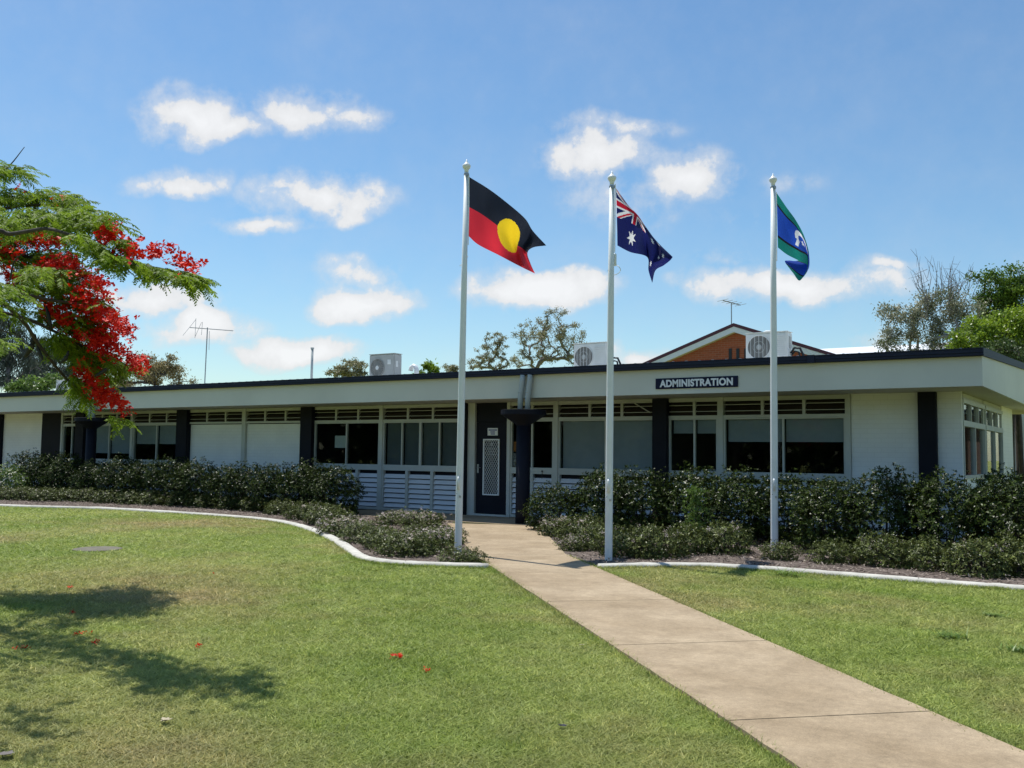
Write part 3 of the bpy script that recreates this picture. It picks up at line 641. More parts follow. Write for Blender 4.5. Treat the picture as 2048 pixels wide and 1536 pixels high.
# sign
sg = thing('building_sign', 'navy sign reading ADMINISTRATION on the pale fascia', 'sign', (-7.02, YF-.012, 2.80))
obj('sign_board', B((-.81, .81, -.012, .0095, -.10, .10)), M['signnavy'], sg, bevel=.003)
fc = bpy.data.curves.new('sign_text', 'FONT'); fc.body = 'ADMINISTRATION'; fc.size = .178; fc.align_x = 'CENTER'; fc.align_y = 'CENTER'; fc.extrude = .003; fc.offset = .0075; fc.space_character = 1.07
to = bpy.data.objects.new('tmp_text', fc); COL.objects.link(to); bpy.context.view_layer.update()
me = bpy.data.meshes.new_from_object(to.evaluated_get(bpy.context.evaluated_depsgraph_get())); bpy.data.objects.remove(to)
lt = link('sign_lettering', me, M['signwhite'], sg)
xs = np.array([v.co.x for v in me.vertices]); ys = np.array([v.co.y for v in me.vertices]); sx = 1.44/(xs.max()-xs.min())
cx, cy = (xs.max()+xs.min())/2, (ys.max()+ys.min())/2
for v in me.vertices: x_, y_, z_ = v.co; v.co = ((x_-cx)*sx, -.0155-z_, (y_-cy)*1.0)

# ------------------------------------------------------------------ roof plant
def ac_unit(x, y, label, w=.80, h=.56, d=.30, mat='acwhite', rz=0.0, fan_x=-.13, vents=True, round_grille=False, hose=True):
    t = thing('air_conditioner', label, 'air conditioner', (x, y, roof_z(y)+.05), 'air conditioners on the roof', rz)
    obj('casing', B((-w/2, w/2, -d/2, d/2, .05, h)), M[mat], t, bevel=.018)
    lid = obj('lid', B((-w/2-.008, w/2+.008, -d/2-.008, d/2+.008, h+.001, h+.018)), M[mat], t, bevel=.006)
    R = .225
    f = bmesh.new(); yy = -d/2-.004
    ring = [f.verts.new((fan_x+R*math.cos(a), yy, .29+R*math.sin(a))) for a in np.linspace(0, 2*math.pi, 40, endpoint=False)]
    f.faces.new(ring[::-1] if False else ring); fo = obj('fan_opening', f, nmat('fan_dark', (.19, .185, .17), .7, .2, 9), t)
    gb = bmesh.new()
    circ = lambda r: [(fan_x+r*math.cos(a), yy-.012, .29+r*math.sin(a)) for a in np.linspace(0, 2*math.pi, 33)]
    for r in ((R, R*.5) if not round_grille else (R, R*.86, R*.72, R*.58, R*.44, R*.3)): tube(gb, circ(r), .002 if r < R else .006, 5)
    if round_grille:
        for a in np.linspace(0, 2*math.pi, 24, endpoint=False): tube(gb, [(fan_x+.05*math.cos(a), yy-.012, .29+.05*math.sin(a)), (fan_x+R*math.cos(a), yy-.012, .29+R*math.sin(a))], .003, 4)
    else:
        for k in (-.16, -.08, 0, .08, .16):
            hh = math.sqrt(R*R-k*k); tube(gb, [(fan_x+k, yy-.014, .29-hh), (fan_x+k, yy-.014, .29+hh)], .0045, 4)
    obj('fan_grille', gb, M[mat], t)
    hb = bmesh.new(); lathe(hb, [(.055, 0), (.05, .012)], 16)
    bmesh.ops.rotate(hb, verts=hb.verts[:], cent=(0, 0, 0), matrix=Matrix.Rotation(math.radians(90), 3, 'X')); bmesh.ops.translate(hb, verts=hb.verts[:], vec=(fan_x, yy-.001, .29)); obj('fan_hub', hb, M['acgrey' if not round_grille else 'acwhite'], t)
    if vents:
        vb = bmesh.new()
        for k in range(11): box(vb, fan_x+R+.035, w/2-.03, yy-.008, yy+.002, .10+k*.038, .125+k*.038)
        obj('front_slats', vb, M[mat], t)
        obj('side_cover', B((w/2+.0005, w/2+.014, -.06, .06, .26, .48)), M['acgrey'], t)
    else:
        obj('badge', B((w/2-.21, w/2-.10, yy-.004, yy+.001, .36, .48)), M['acwhite'], t)
        obj('side_label', B((w/2+.0005, w/2+.006, -.08, -.01, .3, .45)), M['acwhite'], t)
    ft = bmesh.new()
    for xx in (-w/2+.1, w/2-.1): box(ft, xx-.03, xx+.03, -d/2-.03, d/2+.03, -.045, .049)
    obj('mounting_foot', ft, M['steel'], t)
    if hose:
        hp = bmesh.new(); tube(hp, [(w/2+.01, .02, .16), (w/2+.08, .02, .26), (w/2+.18, .04, .25), (w/2+.24, .05, .12), (w/2+.25, .06, -.04)], .022, 8); tube(hp, [(w/2+.01, .05, .12), (w/2+.08, .06, .2), (w/2+.15, .07, .18), (w/2+.19, .08, -.04)], .018, 8)
        obj('hose', hp, M['black'], t, smooth=True)
    return t
ac_unit(-15.98, 18.35, 'grey air conditioner with round fan grille on the roof left of the tallest flagpole', mat='acgrey', vents=False, round_grille=True, hose=False, w=.82, h=.62)
ac_unit(-10.07, 18.35, 'white air conditioner on the roof just left of the middle flagpole', w=.80, h=.58, fan_x=-.14)
a4 = ac_unit(-6.13, 18.2, 'white air conditioner on the roof in front of the brick gable', w=.82, h=.56, fan_x=-.14)
c = bmesh.new(); lathe(c, [(.10, .575), (.10, .60), (.07, .615)], 16); obj('top_cap', c, M['acwhite'], a4)
ac_unit(-33.38, 20.6, 'small white air conditioner at the far left of the roof, half behind the flowering tree', w=.95, h=.62, fan_x=-.2, hose=False)

def z_at(px, py, y): return WY(px, py, y)
# television aerial on the left of the roof
p0 = z_at(409, 772, 20.0); p1 = z_at(415, 655, 20.0); bz = roof_z(20.0)
ae = thing('tv_aerial', 'thin television aerial with long boom on the left of the roof', 'aerial', (p0[0], 20.0, bz))
mb = bmesh.new(); tp = (p1[0]-p0[0], 0, p1[2]-bz); tube(mb, [(0, 0, -.02), tp], .018, 8); obj('mast', mb, M['steel'], ae)
bb = bmesh.new(); ba = z_at(380, 655, 20.0); bb_ = z_at(466, 661.5, 20.0)
tube(bb, [(ba[0]-p0[0], 0, ba[2]-bz), (bb_[0]-p0[0], 0, bb_[2]-bz)], .014, 6); obj('boom', bb, M['steel'], ae)
for (q, r) in (((393, 637), (391, 676)), ((406, 644), (404, 670)), ((393, 639), (367, 671)), ((404, 645), (391, 674)), ((420, 662), (419, 700))):
    e = bmesh.new(); a = z_at(*q, 20.0); b = z_at(*r, 20.0); tube(e, [(a[0]-p0[0], -.02, a[2]-bz), (b[0]-p0[0], -.02, b[2]-bz)], .007, 5); obj('element', e, M['steel'], ae)
# vent pipes
p0 = z_at(623, 762, 19.5); p1 = z_at(624, 696, 19.5)
vt = thing('vent_pipe', 'tall straight white vent pipe on the roof left of the grey air conditioner', 'vent pipe', (p0[0], 19.5, roof_z(19.5)))
b = bmesh.new(); tube(b, [(0, 0, -.02), (0, 0, p1[2]-roof_z(19.5)-.03)], .036, 12); obj('pipe', b, M['pipe'], vt, smooth=True)
b = bmesh.new(); lathe(b, [(.05, p1[2]-roof_z(19.5)-.03), (.05, p1[2]-roof_z(19.5)+.01)], 14); obj('cap', b, M['pipe'], vt)
p0 = z_at(833, 750, 18.9)
vt = thing('vent_pipe', 'white bent gooseneck vent on the roof right beside the grey air conditioner', 'vent pipe', (p0[0], 18.9, roof_z(18.9)))
b = bmesh.new(); tube(b, [(0, 0, -.02), (0, 0, .30), (-.03, 0, .37), (-.10, 0, .40), (-.17, 0, .36), (-.19, 0, .28)], .062, 12); obj('pipe', b, M['white'], vt, smooth=True)
b = bmesh.new(); lathe(b, [(.13, -.01), (.075, .05)], 14); obj('flashing', b, M['steel'], vt)

# ------------------------------------------------------------------ brick gable building behind
YG = 36.0
ap, lf, ri = WY(1467, 646, YG), WY(1270, 732, YG), WY(1680, 711, YG)
slp = (ap[2]-(lf[2]+ri[2])/2)/((ri[0]-lf[0])/2); ax_ = ap[0]; az_ = ap[2]; hwid = 8.5
gb = thing('brick_building', 'orange brick building behind with a maroon and white gable roof', 'building', (ax_, YG, 0))
def gz(dx, off=0): return az_ - slp*abs(dx) + off
def prism(pts, y0, y1, mat, name, parent):
    bm = bmesh.new(); a = [bm.verts.new((x, y0, z)) for x, z in pts]; b = [bm.verts.new((x, y1, z)) for x, z in pts]; n = len(pts)
    bm.faces.new(a); bm.faces.new(b[::-1])
    for i in range(n): bm.faces.new((a[i], b[i], b[(i+1) % n], a[(i+1) % n]))
    bmesh.ops.recalc_face_normals(bm, faces=bm.faces[:]); return obj(name, bm, mat, parent)
prism([(-7, 0), (7, 0), (7, gz(7, -.27)), (0, gz(0, -.27)), (-7, gz(7, -.27))], .26, 14, M['brick'], 'wall', gb)
for sgn in (-1, 1):
    hw = hwid*sgn
    prism([(0, gz(0, -.135)), (hw, gz(hwid, -.135)), (hw, gz(hwid, -.35)), (0, gz(0, -.35))], .02, .06, M['white'], 'barge_board', gb)
    prism([(0, gz(0)), (hw, gz(hwid)), (hw, gz(hwid, -.13)), (0, gz(0, -.13))], 0, 14.2, M['maroon'], 'roof', gb)
    prism([(0, gz(0, -.335)), (hw, gz(hwid, -.335)), (hw, gz(hwid, -.36)), (0, gz(0, -.36))], .065, .258, M['soffit'], 'eave_lining', gb)
for px in (1460.5, 1475.5, 1491.5):
    q = WY(px, 697, YG+.24); s = WY(px, 719, YG+.24)
    obj('brick_vent', B((q[0]-ax_-.06, q[0]-ax_+.06, (.23), .259, s[2]-.15, q[2])), M['black'], gb)
q0 = WY(1463, 650, YG+.3); q1 = WY(1464, 606, YG+.3)
ae = thing('tv_aerial', 'small television aerial standing on the peak of the brick gable', 'aerial', (q0[0], YG+.3, az_-.05))
b = bmesh.new(); tube(b, [(0, 0, -.15), (0, 0, q1[2]-az_+.05)], .022, 6); obj('mast', b, M['steel'], ae)
hz_ = q1[2]-az_+.03
b = bmesh.new(); tube(b, [(-.28, -.2, hz_+.12), (.30, .2, hz_-.06)], .02, 6); obj('boom', b, M['steel'], ae)
for k in range(5):
    f_ = k/4; b = bmesh.new(); cxx, cyy, czz = -.28+.58*f_, -.2+.4*f_, hz_+.12-.18*f_; tube(b, [(cxx-.32, cyy+.25, czz+.02), (cxx+.32, cyy-.25, czz)], .009, 5); obj('element', b, M['steel'], ae)
# white roofed shed
w0 = WY(1740, 695, 47); w1 = WY(1790, 697, 44)
sh = thing('white_roofed_building', 'building with a bright white metal roof showing behind the right end of the eave', 'building', (w0[0]-3.6, 44, 0))
prism([(-2, 0), (14, 0), (14, w0[2]-1.1), (-2, w0[2]-1.1)], .6, 8, M['white_wall'], 'wall', sh)
bm = bmesh.new(); zt = w0[2]
v = [bm.verts.new(q) for q in ((-2.5, -1.5, zt-1.0), (14.5, -1.5, zt-1.0), (14.5, 3.0, zt+.05), (-2.5, 3.0, zt+.05), (14.5, 8.5, zt-1.0), (-2.5, 8.5, zt-1.0))]
bm.faces.new((v[0], v[1], v[2], v[3])); bm.faces.new((v[3], v[2], v[4], v[5])); obj('roof', bm, M['white'], sh)

# gate and outbuilding seen past the right end wall
gt = thing('mesh_gate', 'grey metal mesh gate standing beyond the right end of the building', 'gate', (-1.62, 22.0, 0))
b = bmesh.new(); box(b, -.03, .03, -.03, .03, 0, 1.95); obj('post', b, M['steel'], gt)
b = bmesh.new(); box(b, .031, 1.6, -.02, .02, 1.62, 1.68); box(b, .031, 1.6, -.02, .02, .1, .15); obj('rail', b, M['steel'], gt)
b = bmesh.new()
for k in range(15): box(b, .08+k*.1, .086+k*.1, -.004, .004, .151, 1.619)
for k in range(14): box(b, .032, 1.6, .0045, .009, .2+k*.1, .205+k*.1)
obj('wire_mesh', b, M['steel'], gt)
ob = thing('dark_outbuilding', 'dark brown outbuilding in the shade at the far right edge', 'building', (1.2, 31, 0))
obj('wall', B((-2.2, 6, 0, 4, 0, 2.75)), nmat('brown_brick_dark', (.07, .035, .025), .9, .3, 6), ob); obj('roof', B((-2.5, 6.3, -.6, 4.3, 2.751, 2.87)), M['gutter'], ob)

# ------------------------------------------------------------------ flagpoles and flags
def flagpole(base, top, label, r0_, r1_):
    H = top[2]-base[2]; lean = (top-base)/H
    t = thing('flagpole', label, 'flagpole', tuple(base), 'white flagpoles')
    def at(z): return (lean[0]*z, lean[1]*z, z)
    Hn = H-.205
    b = bmesh.new(); tube(b, [at(-.1), at(.02), at(Hn*.35), at(Hn*.7), at(Hn)], [r0_, r0_, r0_*.97, (r0_+r1_)/2, r1_], 24); o = obj('pole', b, M['polewhite'], t, smooth=True)
    tx_, ty_, _ = at(H-.1)
    b = bmesh.new(); lathe(b, [(.001, .205), (.012, .17), (.03, .14), (.058, .115), (.062, .10), (.056, .075), (.038, .05), (.03, .03), (.03, 0)][::-1], 24, 0, 0)
    bmesh.ops.translate(b, verts=b.verts[:], vec=(tx_, ty_, Hn+.0)); obj('finial', b, M['white'], t, smooth=True)
    b = bmesh.new(); lathe(b, [(r1_+.004, 0), (r1_+.006, .012), (r1_+.004, .024)], 20); bmesh.ops.translate(b, verts=b.verts[:], vec=(tx_, ty_, Hn-.035)); box(b, tx_+.02, tx_+.055, ty_-.05, ty_-.02, Hn-.06, Hn-.02); obj('collar', b, M['steel'], t)
    fx, fy = -rt[1]*0+.55*.9, -.83*.9   # towards the lawn
    d = np.array([.35, -.94])
    b = bmesh.new(); zc = 1.02; cx_, cy_, _ = at(zc); c0 = np.array([cx_, cy_])+d*(r0_*.98+.006)
    tube(b, [(c0[0], c0[1], zc-.085), (c0[0], c0[1], zc+.07), (c0[0]-d[0]*.02, c0[1]-d[1]*.02, zc+.095)], .02, 10); obj('cleat_cover', b, M['polewhite'], t, smooth=True)
    b = bmesh.new(); box(b, c0[0]-.035, c0[0]+.035, c0[1]+.008, c0[1]+.02, zc-.20, zc-.17); obj('label_strip', b, M['acgrey'], t)
    b = bmesh.new(); tube(b, [(c0[0]-.03, c0[1]+.018, zc-.145), (c0[0]-.03+d[0]*.008, c0[1]+.010+d[1]*.008, zc-.145)], .008, 8); obj('lock', b, M['black'], t)
    return t, at, H
def flag(name, label, cat_label, ctrl, dep, colorfn, mats, pole_pt, depth_u, fold):
    """ctrl: rows v (top to bottom) of columns u (hoist to fly) in photo pixels at the distance of its pole; cloth blows away from the lawn"""
    rows, cols = len(ctrl), len(ctrl[0]); A = np.array(ctrl, float)
    def cub(a, t):
        n = a.shape[0]-1; s = np.clip(t*n, 0, n-1e-6); i = s.astype(int); f = (s-i)[:, None]
        def q(k): return a[np.clip(i+k, 0, n)]
        p0, p1, p2, p3 = q(-1), q(0), q(1), q(2)
        p0 = np.where((i == 0)[:, None], 2*p1-p2, p0); p3 = np.where((i == n-1)[:, None], 2*p2-p1, p3)
        return .5*((2*p1)+(-p0+p2)*f+(2*p0-5*p1+4*p2-p3)*f*f+(-p0+3*p1-3*p2+p3)*f**3)
    NU, NV = 160, 90; U = np.linspace(0, 1, NU+1); V = np.linspace(0, 1, NV+1)
    R = np.stack([cub(A[r], U) for r in range(rows)])
    Gd = np.stack([cub(R[:, k], V) for k in range(NU+1)], 1)   # NV+1, NU+1, 2
    bm = bmesh.new(); vs = []
    for j in range(NV+1):
        row = []
        for i in range(NU+1):
            u, v = U[i], V[j]; de = dep + depth_u*u + fold(u, v)
            row.append(bm.verts.new(P(Gd[j, i, 0], Gd[j, i, 1], de)))
        vs.append(row)
    for j in range(NV):
        for i in range(NU):
            f = bm.faces.new((vs[j][i], vs[j+1][i], vs[j+1][i+1], vs[j][i+1])); f.material_index = colorfn((U[i]+U[i+1])/2, (V[j]+V[j+1])/2)
    me = bpy.data.meshes.new(name); bm.normal_update(); bm.to_mesh(me); bm.free(); me.shade_smooth()
    o = link(name, me, None, None, mats); tag(o, label, 'flag', 'flags on the flagpoles'); return o
def cloth(name, col):
    m = bpy.data.materials.new(name); m.use_nodes = True; t = m.node_tree; b = t.nodes['Principled BSDF']; b.inputs['Base Color'].default_value = (*col, 1); b.inputs['Roughness'].default_value = .7; b.inputs['Specular IOR Level'].default_value = .25
    w = t.nodes.new('ShaderNodeTexNoise'); w.inputs['Scale'].default_value = 9; bp = t.nodes.new('ShaderNodeBump'); bp.inputs['Strength'].default_value = .25; bp.inputs['Distance'].default_value = .03
    g = t.nodes.new('ShaderNodeNewGeometry'); t.links.new(g.outputs['Position'], w.inputs['Vector']); t.links.new(w.outputs['Fac'], bp.inputs['Height']); t.links.new(bp.outputs[0], b.inputs['Normal'])
    tr = t.nodes.new('ShaderNodeBsdfTranslucent'); tr.inputs[0].default_value = (*col, 1); mx = t.nodes.new('ShaderNodeMixShader'); mx.inputs[0].default_value = .5
    t.links.new(b.outputs[0], mx.inputs[1]); t.links.new(tr.outputs[0], mx.inputs[2]); t.links.new(mx.outputs[0], t.nodes['Material Output'].inputs[0]); return m
def depth_of(p): return float(np.dot(np.array(p)-CAM, fw))
def star(cx, cy, R, r, n, rot=0.0):
    pts = []
    for k in range(2*n): a = rot - math.pi/2 + math.pi*k/n; rr = R if k % 2 == 0 else r; pts.append((cx+rr*math.cos(a)/2, cy+rr*math.sin(a)))
    return pts
def inp(x, y, poly):
    c = False; n = len(poly)
    for i in range(n):
        x0, y0 = poly[i]; x1, y1 = poly[(i+1) % n]
        if (y0 > y) != (y1 > y) and x < (x1-x0)*(y-y0)/(y1-y0)+x0: c = not c
    return c
C_BLACK, C_RED, C_YEL = cloth('flag_black', (.018, .022, .035)), cloth('flag_red', (.62, .03, .05)), cloth('flag_yellow', (.80, .55, .02))
C_NAVY, C_WHITE, C_RED2 = cloth('flag_navy', (.012, .016, .11)), cloth('flag_white', (.80, .80, .82)), cloth('flag_crimson', (.55, .015, .04))
C_GREEN, C_BLUE, C_BLK2 = cloth('flag_green', (.010, .19, .16)), cloth('flag_blue', (.018, .07, .42)), cloth('flag_line_black', (.012, .014, .02))

# pole 1 : black, red and yellow flag
b1 = G(916, 1111, 0); t1 = WY(933.5, 318, b1[1]); t_, at1, H1 = flagpole(b1, t1, 'white flagpole left of the path flying the black, red and yellow flag', .052, .034)
D1 = depth_of(t1)-.03
c1 = [[(938.7, 354), (979, 379), (1017, 408), (1050, 437), (1066, 462), (1092.6, 491)],
      [(938.6, 384), (973, 405), (1012, 433), (1042, 462), (1058, 480), (1066, 495)],
      [(938.4, 414), (966, 430), (1003, 458), (1031, 487), (1045, 497), (1055, 506)],
      [(938.0, 444), (962, 462), (1000, 487), (1032, 508), (1048, 517), (1061, 527)],
      [(937.5, 472.5), (957, 489.5), (997, 510), (1033, 529), (1052, 538.5), (1070, 547)]]
def f1(u, v):
    if (u-.5)**2*4 + (v-.5)**2 < .285**2: return 2
    return 0 if v < .5 else 1
flag('aboriginal_flag', 'flag of black over red with a yellow disc, on the leftmost flagpole', 'flag', c1, D1, f1, [C_BLACK, C_RED, C_YEL], None, 1.15,
     lambda u, v: min(1, u*2)*(.11*math.sin(u*10+v*3.6)+.055*math.sin(u*21-v*5)) - .1*max(0, u-.7)*(v-.5))
# pole 2 : blue flag with union canton and stars
b2 = G(1217, 1123, 0); t2 = WY(1224, 341, b2[1]); t_, at2, H2 = flagpole(b2, t2, 'white flagpole right beside the path flying the navy flag with white stars', .052, .034)
D2 = depth_of(t2)-.03
c2 = [[(1231.5, 376), (1262, 418), (1284, 446), (1314, 483), (1345.5, 514)],
      [(1233, 405), (1271, 427), (1290, 452), (1318, 492), (1340, 521)],
      [(1233.6, 434), (1268, 449), (1291, 466), (1316, 507), (1327, 531)],
      [(1234.3, 462), (1263, 476), (1290, 489), (1304, 521), (1311, 541)],
      [(1234.8, 491), (1260, 504), (1294, 514), (1297, 541), (1304.5, 566)]]
STARS = [(star(.25, .75, .15, .066, 7), 1), (star(.75, .8333, .075, .033, 7), 1), (star(.625, .4375, .075, .033, 7), 1), (star(.75, .1667, .075, .033, 7), 1), (star(.861, .37, .075, .033, 7), 1), (star(.8, .5417, .05, .023, 5), 1)]
def f2(u, v):
    if u < .5 and v < .5:
        x, y = (u-.25)*2, v-.25           # jack, half width .5, half height .25
        if abs(x) < .05 or abs(y) < .05: return 2
        if abs(x) < .0833 or abs(y) < .0833: return 1
        d1 = (x - 2*y)/math.sqrt(5); d2 = (x + 2*y)/math.sqrt(5)
        for d, s in ((d1, 1), (d2, -1)):
            if abs(d) < .05:
                k = d*s*(1 if x*s > 0 else -1)*(1)
                return 2 if (0 < (d if x < 0 else -d) < .034) else 1
        return 0
    for pl, c in STARS:
        if inp(u, v, pl): return c
    return 0
flag('australian_flag', 'navy flag with small union canton and white stars, on the middle flagpole', 'flag', c2, D2, f2, [C_NAVY, C_WHITE, C_RED2], None, 1.2,
     lambda u, v: min(1, u*2)*(.11*math.sin(u*11+v*2.9)+.055*math.sin(u*23-v*4)) + .30*max(0, .22-v)*min(1, u*5))
# pole 3 : green, blue and green flag
b3 = G(1549, 1104, 0); t3 = WY(1546, 346, b3[1]); t_, at3, H3 = flagpole(b3, t3, 'white flagpole in the right garden bed flying the green and blue flag', .056, .037)
D3 = depth_of(t3)-.03
c3 = [[(1553.5, 386), (1574, 416), (1592, 441), (1609, 474), (1618, 513), (1600, 520)],
      [(1554, 413), (1572.5, 436), (1593.5, 457), (1611, 486), (1618, 526), (1590, 522)],
      [(1554.7, 440), (1573, 458), (1595.5, 475), (1613, 498), (1616, 538), (1577, 521)],
      [(1555.3, 468), (1575.5, 483), (1598.5, 497), (1615.5, 511), (1609, 550), (1570, 524)],
      [(1555.8, 495), (1574, 509), (1599, 522), (1616, 533), (1600, 561), (1586, 546)]]
def dari(u, v):
    x, y = (u-.5)*2*.9, v-.5
    r = math.hypot(x, y*1.05)
    if .16 < r < .275 and y < .06: return True
    if .06 <= y < .22 and .14 < abs(x) < .30 and abs(abs(x)-.17-(y-.06)*.55) < .05: return True
    return False
ST3 = star(.5, .54, .10, .042, 5)
def f3(u, v):
    if v < .19 or v > .81: return 0
    if v < .23 or v > .77: return 2
    if dari(u, v) or inp(u, v, ST3): return 3
    return 1
flag('torres_strait_flag', 'green and blue flag with a white headdress and star, on the rightmost flagpole', 'flag', c3, D3, f3, [C_GREEN, C_BLUE, C_BLK2, C_WHITE], None, 1.0,
     lambda u, v: min(1, u*2)*(.10*math.sin(u*10+v*3.3)+.05*math.sin(u*21-v*5)) - .45*max(0, u-.8)*v)
# halyards with their weights and rings
def halyard(pole_obj_label, ptop, pmid, ring_c, depth, weight, parent):
    pass
for tpole, dd, top_px, bot_px, ring, wt_ in ((bpy.data.objects['flagpole'], D1, (938, 350), (936.5, 490), [(936, 512), (930, 522), (921, 531), (919.5, 531)], False),
                                     (bpy.data.objects['flagpole.001'], D2, (1230.5, 368), (1229.5, 505), [(1232, 529), (1239, 535), (1241, 541), (1236, 547), (1227, 550), (1219, 547), (1216, 541), (1219, 534)], True),
                                     (bpy.data.objects['flagpole.002'], D3, (1552.5, 384), (1553.5, 522), [(1553, 536), (1549, 546), (1543, 553), (1540, 554)], False)):
    base = np.array(tpole.location); dd = dd-.03
    b = bmesh.new(); tube(b, [P(*top_px, dd)-base, P(*bot_px, dd)-base], .007, 6); tube(b, [P(*q, dd-.02*(1 if i > 1 else 0))-base for i, q in enumerate(catmull(ring, 3))], .0055, 6); obj('halyard', b, M['white'], tpole)
    if wt_: b = bmesh.new(); tube(b, [P(1230.5, 507, dd)-base, P(1230.2, 509, dd)-base, P(1230, 530, dd)-base, P(1230, 532, dd)-base], [.012, .021, .021, .012], 10); obj('counterweight', b, M['polewhite'], tpole, smooth=True)

# ------------------------------------------------------------------ shrubs
def shrub_mesh(w, h, d, n, k, L, Wd, mat, parent, lump=.22, base=.12, seed=0, cz=.40, hz=.60):
    r_ = np.random.default_rng(seed); ph = r_.uniform(0, 6.28, 12)
    u = rnd_dir(n); u[:, 2] = np.abs(u[:, 2])*1.0 - .9*(rng.uniform(0, 1, n) < .38); u = norm(u)
    az = np.arctan2(u[:, 1], u[:, 0]); lm = 1+lump*(np.sin(az*2+ph[0])*.5+np.sin(az*5+ph[1])*.35+np.sin(u[:, 2]*6+az*3+ph[2])*.5+np.sin(az*9+u[:, 2]*8+ph[3])*.3)
    rr = (.45+.55*rng.uniform(0, 1, n)**.45)*lm; spr = rng.uniform(0, 1, n) < .025; rr = rr*np.where(spr, rng.uniform(1.05, 1.22, n), 1)
    p = u*rr[:, None]*[w/2, d/2, h*hz] + [0, 0, h*cz]; p[:, 2] = np.maximum(p[:, 2], base*rng.uniform(.3, 1.3, n)); p += rng.normal(0, .02, (n, 3))
    ax = norm(u*[1, 1, .8] + [0, 0, .75] + rng.normal(0, .35, (n, 3)))
    pp, dd, nn = rosette(p, ax, k, (25, 85)); N = len(pp)
    tint = np.repeat(rng.beta(1.2, 3.0, n), k)*.55 + rng.beta(.7, 2.6, N)*.6  # mostly dark tints for inner shade, a few light ones for sunlit specks
    f = leaves('foliage', pp, dd, nn, L*rng.uniform(.65, 1.25, N), Wd*rng.uniform(.75, 1.2, N), tint, mat, parent, bend=.18, mid=.55)
    b = bmesh.new()
    for i in range(16):
        q = p[r_.integers(0, n)]; s = np.array([q[0]*.18, q[1]*.18, 0]); m_ = np.array([q[0]*.5, q[1]*.5, q[2]*.55]); tube(b, [s, m_, q], [.014, .010, .004], 5)
    obj('stem', b, M['bark'], parent); return p, u
def petals(p, mat, parent, n, up_bias, size, sel, name='flower_cluster'):
    idx = np.where(sel)[0]
    if len(idx) == 0: return
    q = p[rng.choice(idx, n)]; ax = norm(rng.normal(0, .5, (n, 3))+[0, -.2, 1])
    q = q + ax*.03
    pts = np.repeat(q, 5, 0)+rng.normal(0, size*.9, (n*5, 3)); a2 = np.repeat(ax, 5, 0)
    pp, dd, nn = rosette(pts, a2, 5, (45, 85)); N = len(pp)
    leaves(name, pp, dd, nn, size*rng.uniform(.7, 1.2, N), size*.6*rng.uniform(.8, 1.2, N), rng.uniform(0, 1, N), mat, parent)
def copy_tree(o):
    c = o.copy(); COL.objects.link(c)
    for ch in o.children:
        k = ch.copy(); COL.objects.link(k); k.parent = c; k.matrix_parent_inverse = ch.matrix_parent_inverse.copy()
    return c
ORD = ['first', 'second', 'third', 'fourth', 'fifth', 'sixth', 'seventh', 'eighth', 'ninth', 'tenth', 'eleventh', 'twelfth', 'thirteenth', 'fourteenth', 'fifteenth', 'sixteenth', 'seventeenth', 'eighteenth', 'nineteenth', 'twentieth']
hproto = []
for s in range(4):
    t = thing('hedge_shrub', 'x', 'shrub'); shrub_mesh(1.38, 1.12, 1.15, 2100, 7, .044, .021, M['shrubleaf'], t, .19, .15, s); hproto.append(t)
lproto = []
for s in range(4):
    t = thing('low_shrub', 'x', 'shrub'); p, u = shrub_mesh(.88, .40, .84, 900, 7, .036, .016, M['lowleaf'], t, .22, .03, 20+s, .32, .66)
    if s == 3: petals(p, M['pinkwhite'], t, 110, 1, .016, p[:, 2] > .2)
    elif s > 0: petals(p, M['pinkwhite'], t, 16 if s == 1 else 9, 1, .014, p[:, 2] > .22)
    lproto.append(t)
used = {}
def place(protos, k, x, y, s, rz, label, group, sz=1.0, z=0.0):
    pr = protos[k]
    if pr.name in used: o = copy_tree(pr)
    else: o = pr; used[pr.name] = 1
    o.location = (x, y, z); o.rotation_euler = (0, 0, rz); o.scale = (s, s, s*sz); tag(o, label, 'shrub', group); return o
# right hedge: from the path side to beyond the frame
HR = [(-9.45, 15.75, .86, .90), (-8.55, 15.95, 1.0, 1.05), (-7.65, 15.8, 1.0, 1.08), (-6.75, 15.95, 1.02, 1.06), (-5.85, 15.8, 1.05, 1.02), (-5.0, 15.95, 1.0, 1.02), (-4.2, 15.3, 1.05, .94), (-3.35, 15.15, 1.08, 1.03), (-2.5, 15.0, 1.05, 1.05), (-1.65, 14.95, 1.08, 1.0), (-.75, 15.0, 1.08, 1.06), (.15, 15.1, 1.1, 1.0), (1.1, 15.6, 1.1, 1.0)]
for i, (x, y, s, sz) in enumerate(HR):
    place(hproto, i % 4, x, y, s, rng.uniform(0, 6.28), f'tall dark glossy hedge shrub, {ORD[i]} from the path in the right hedge', 'shrubs of the right hedge', sz)
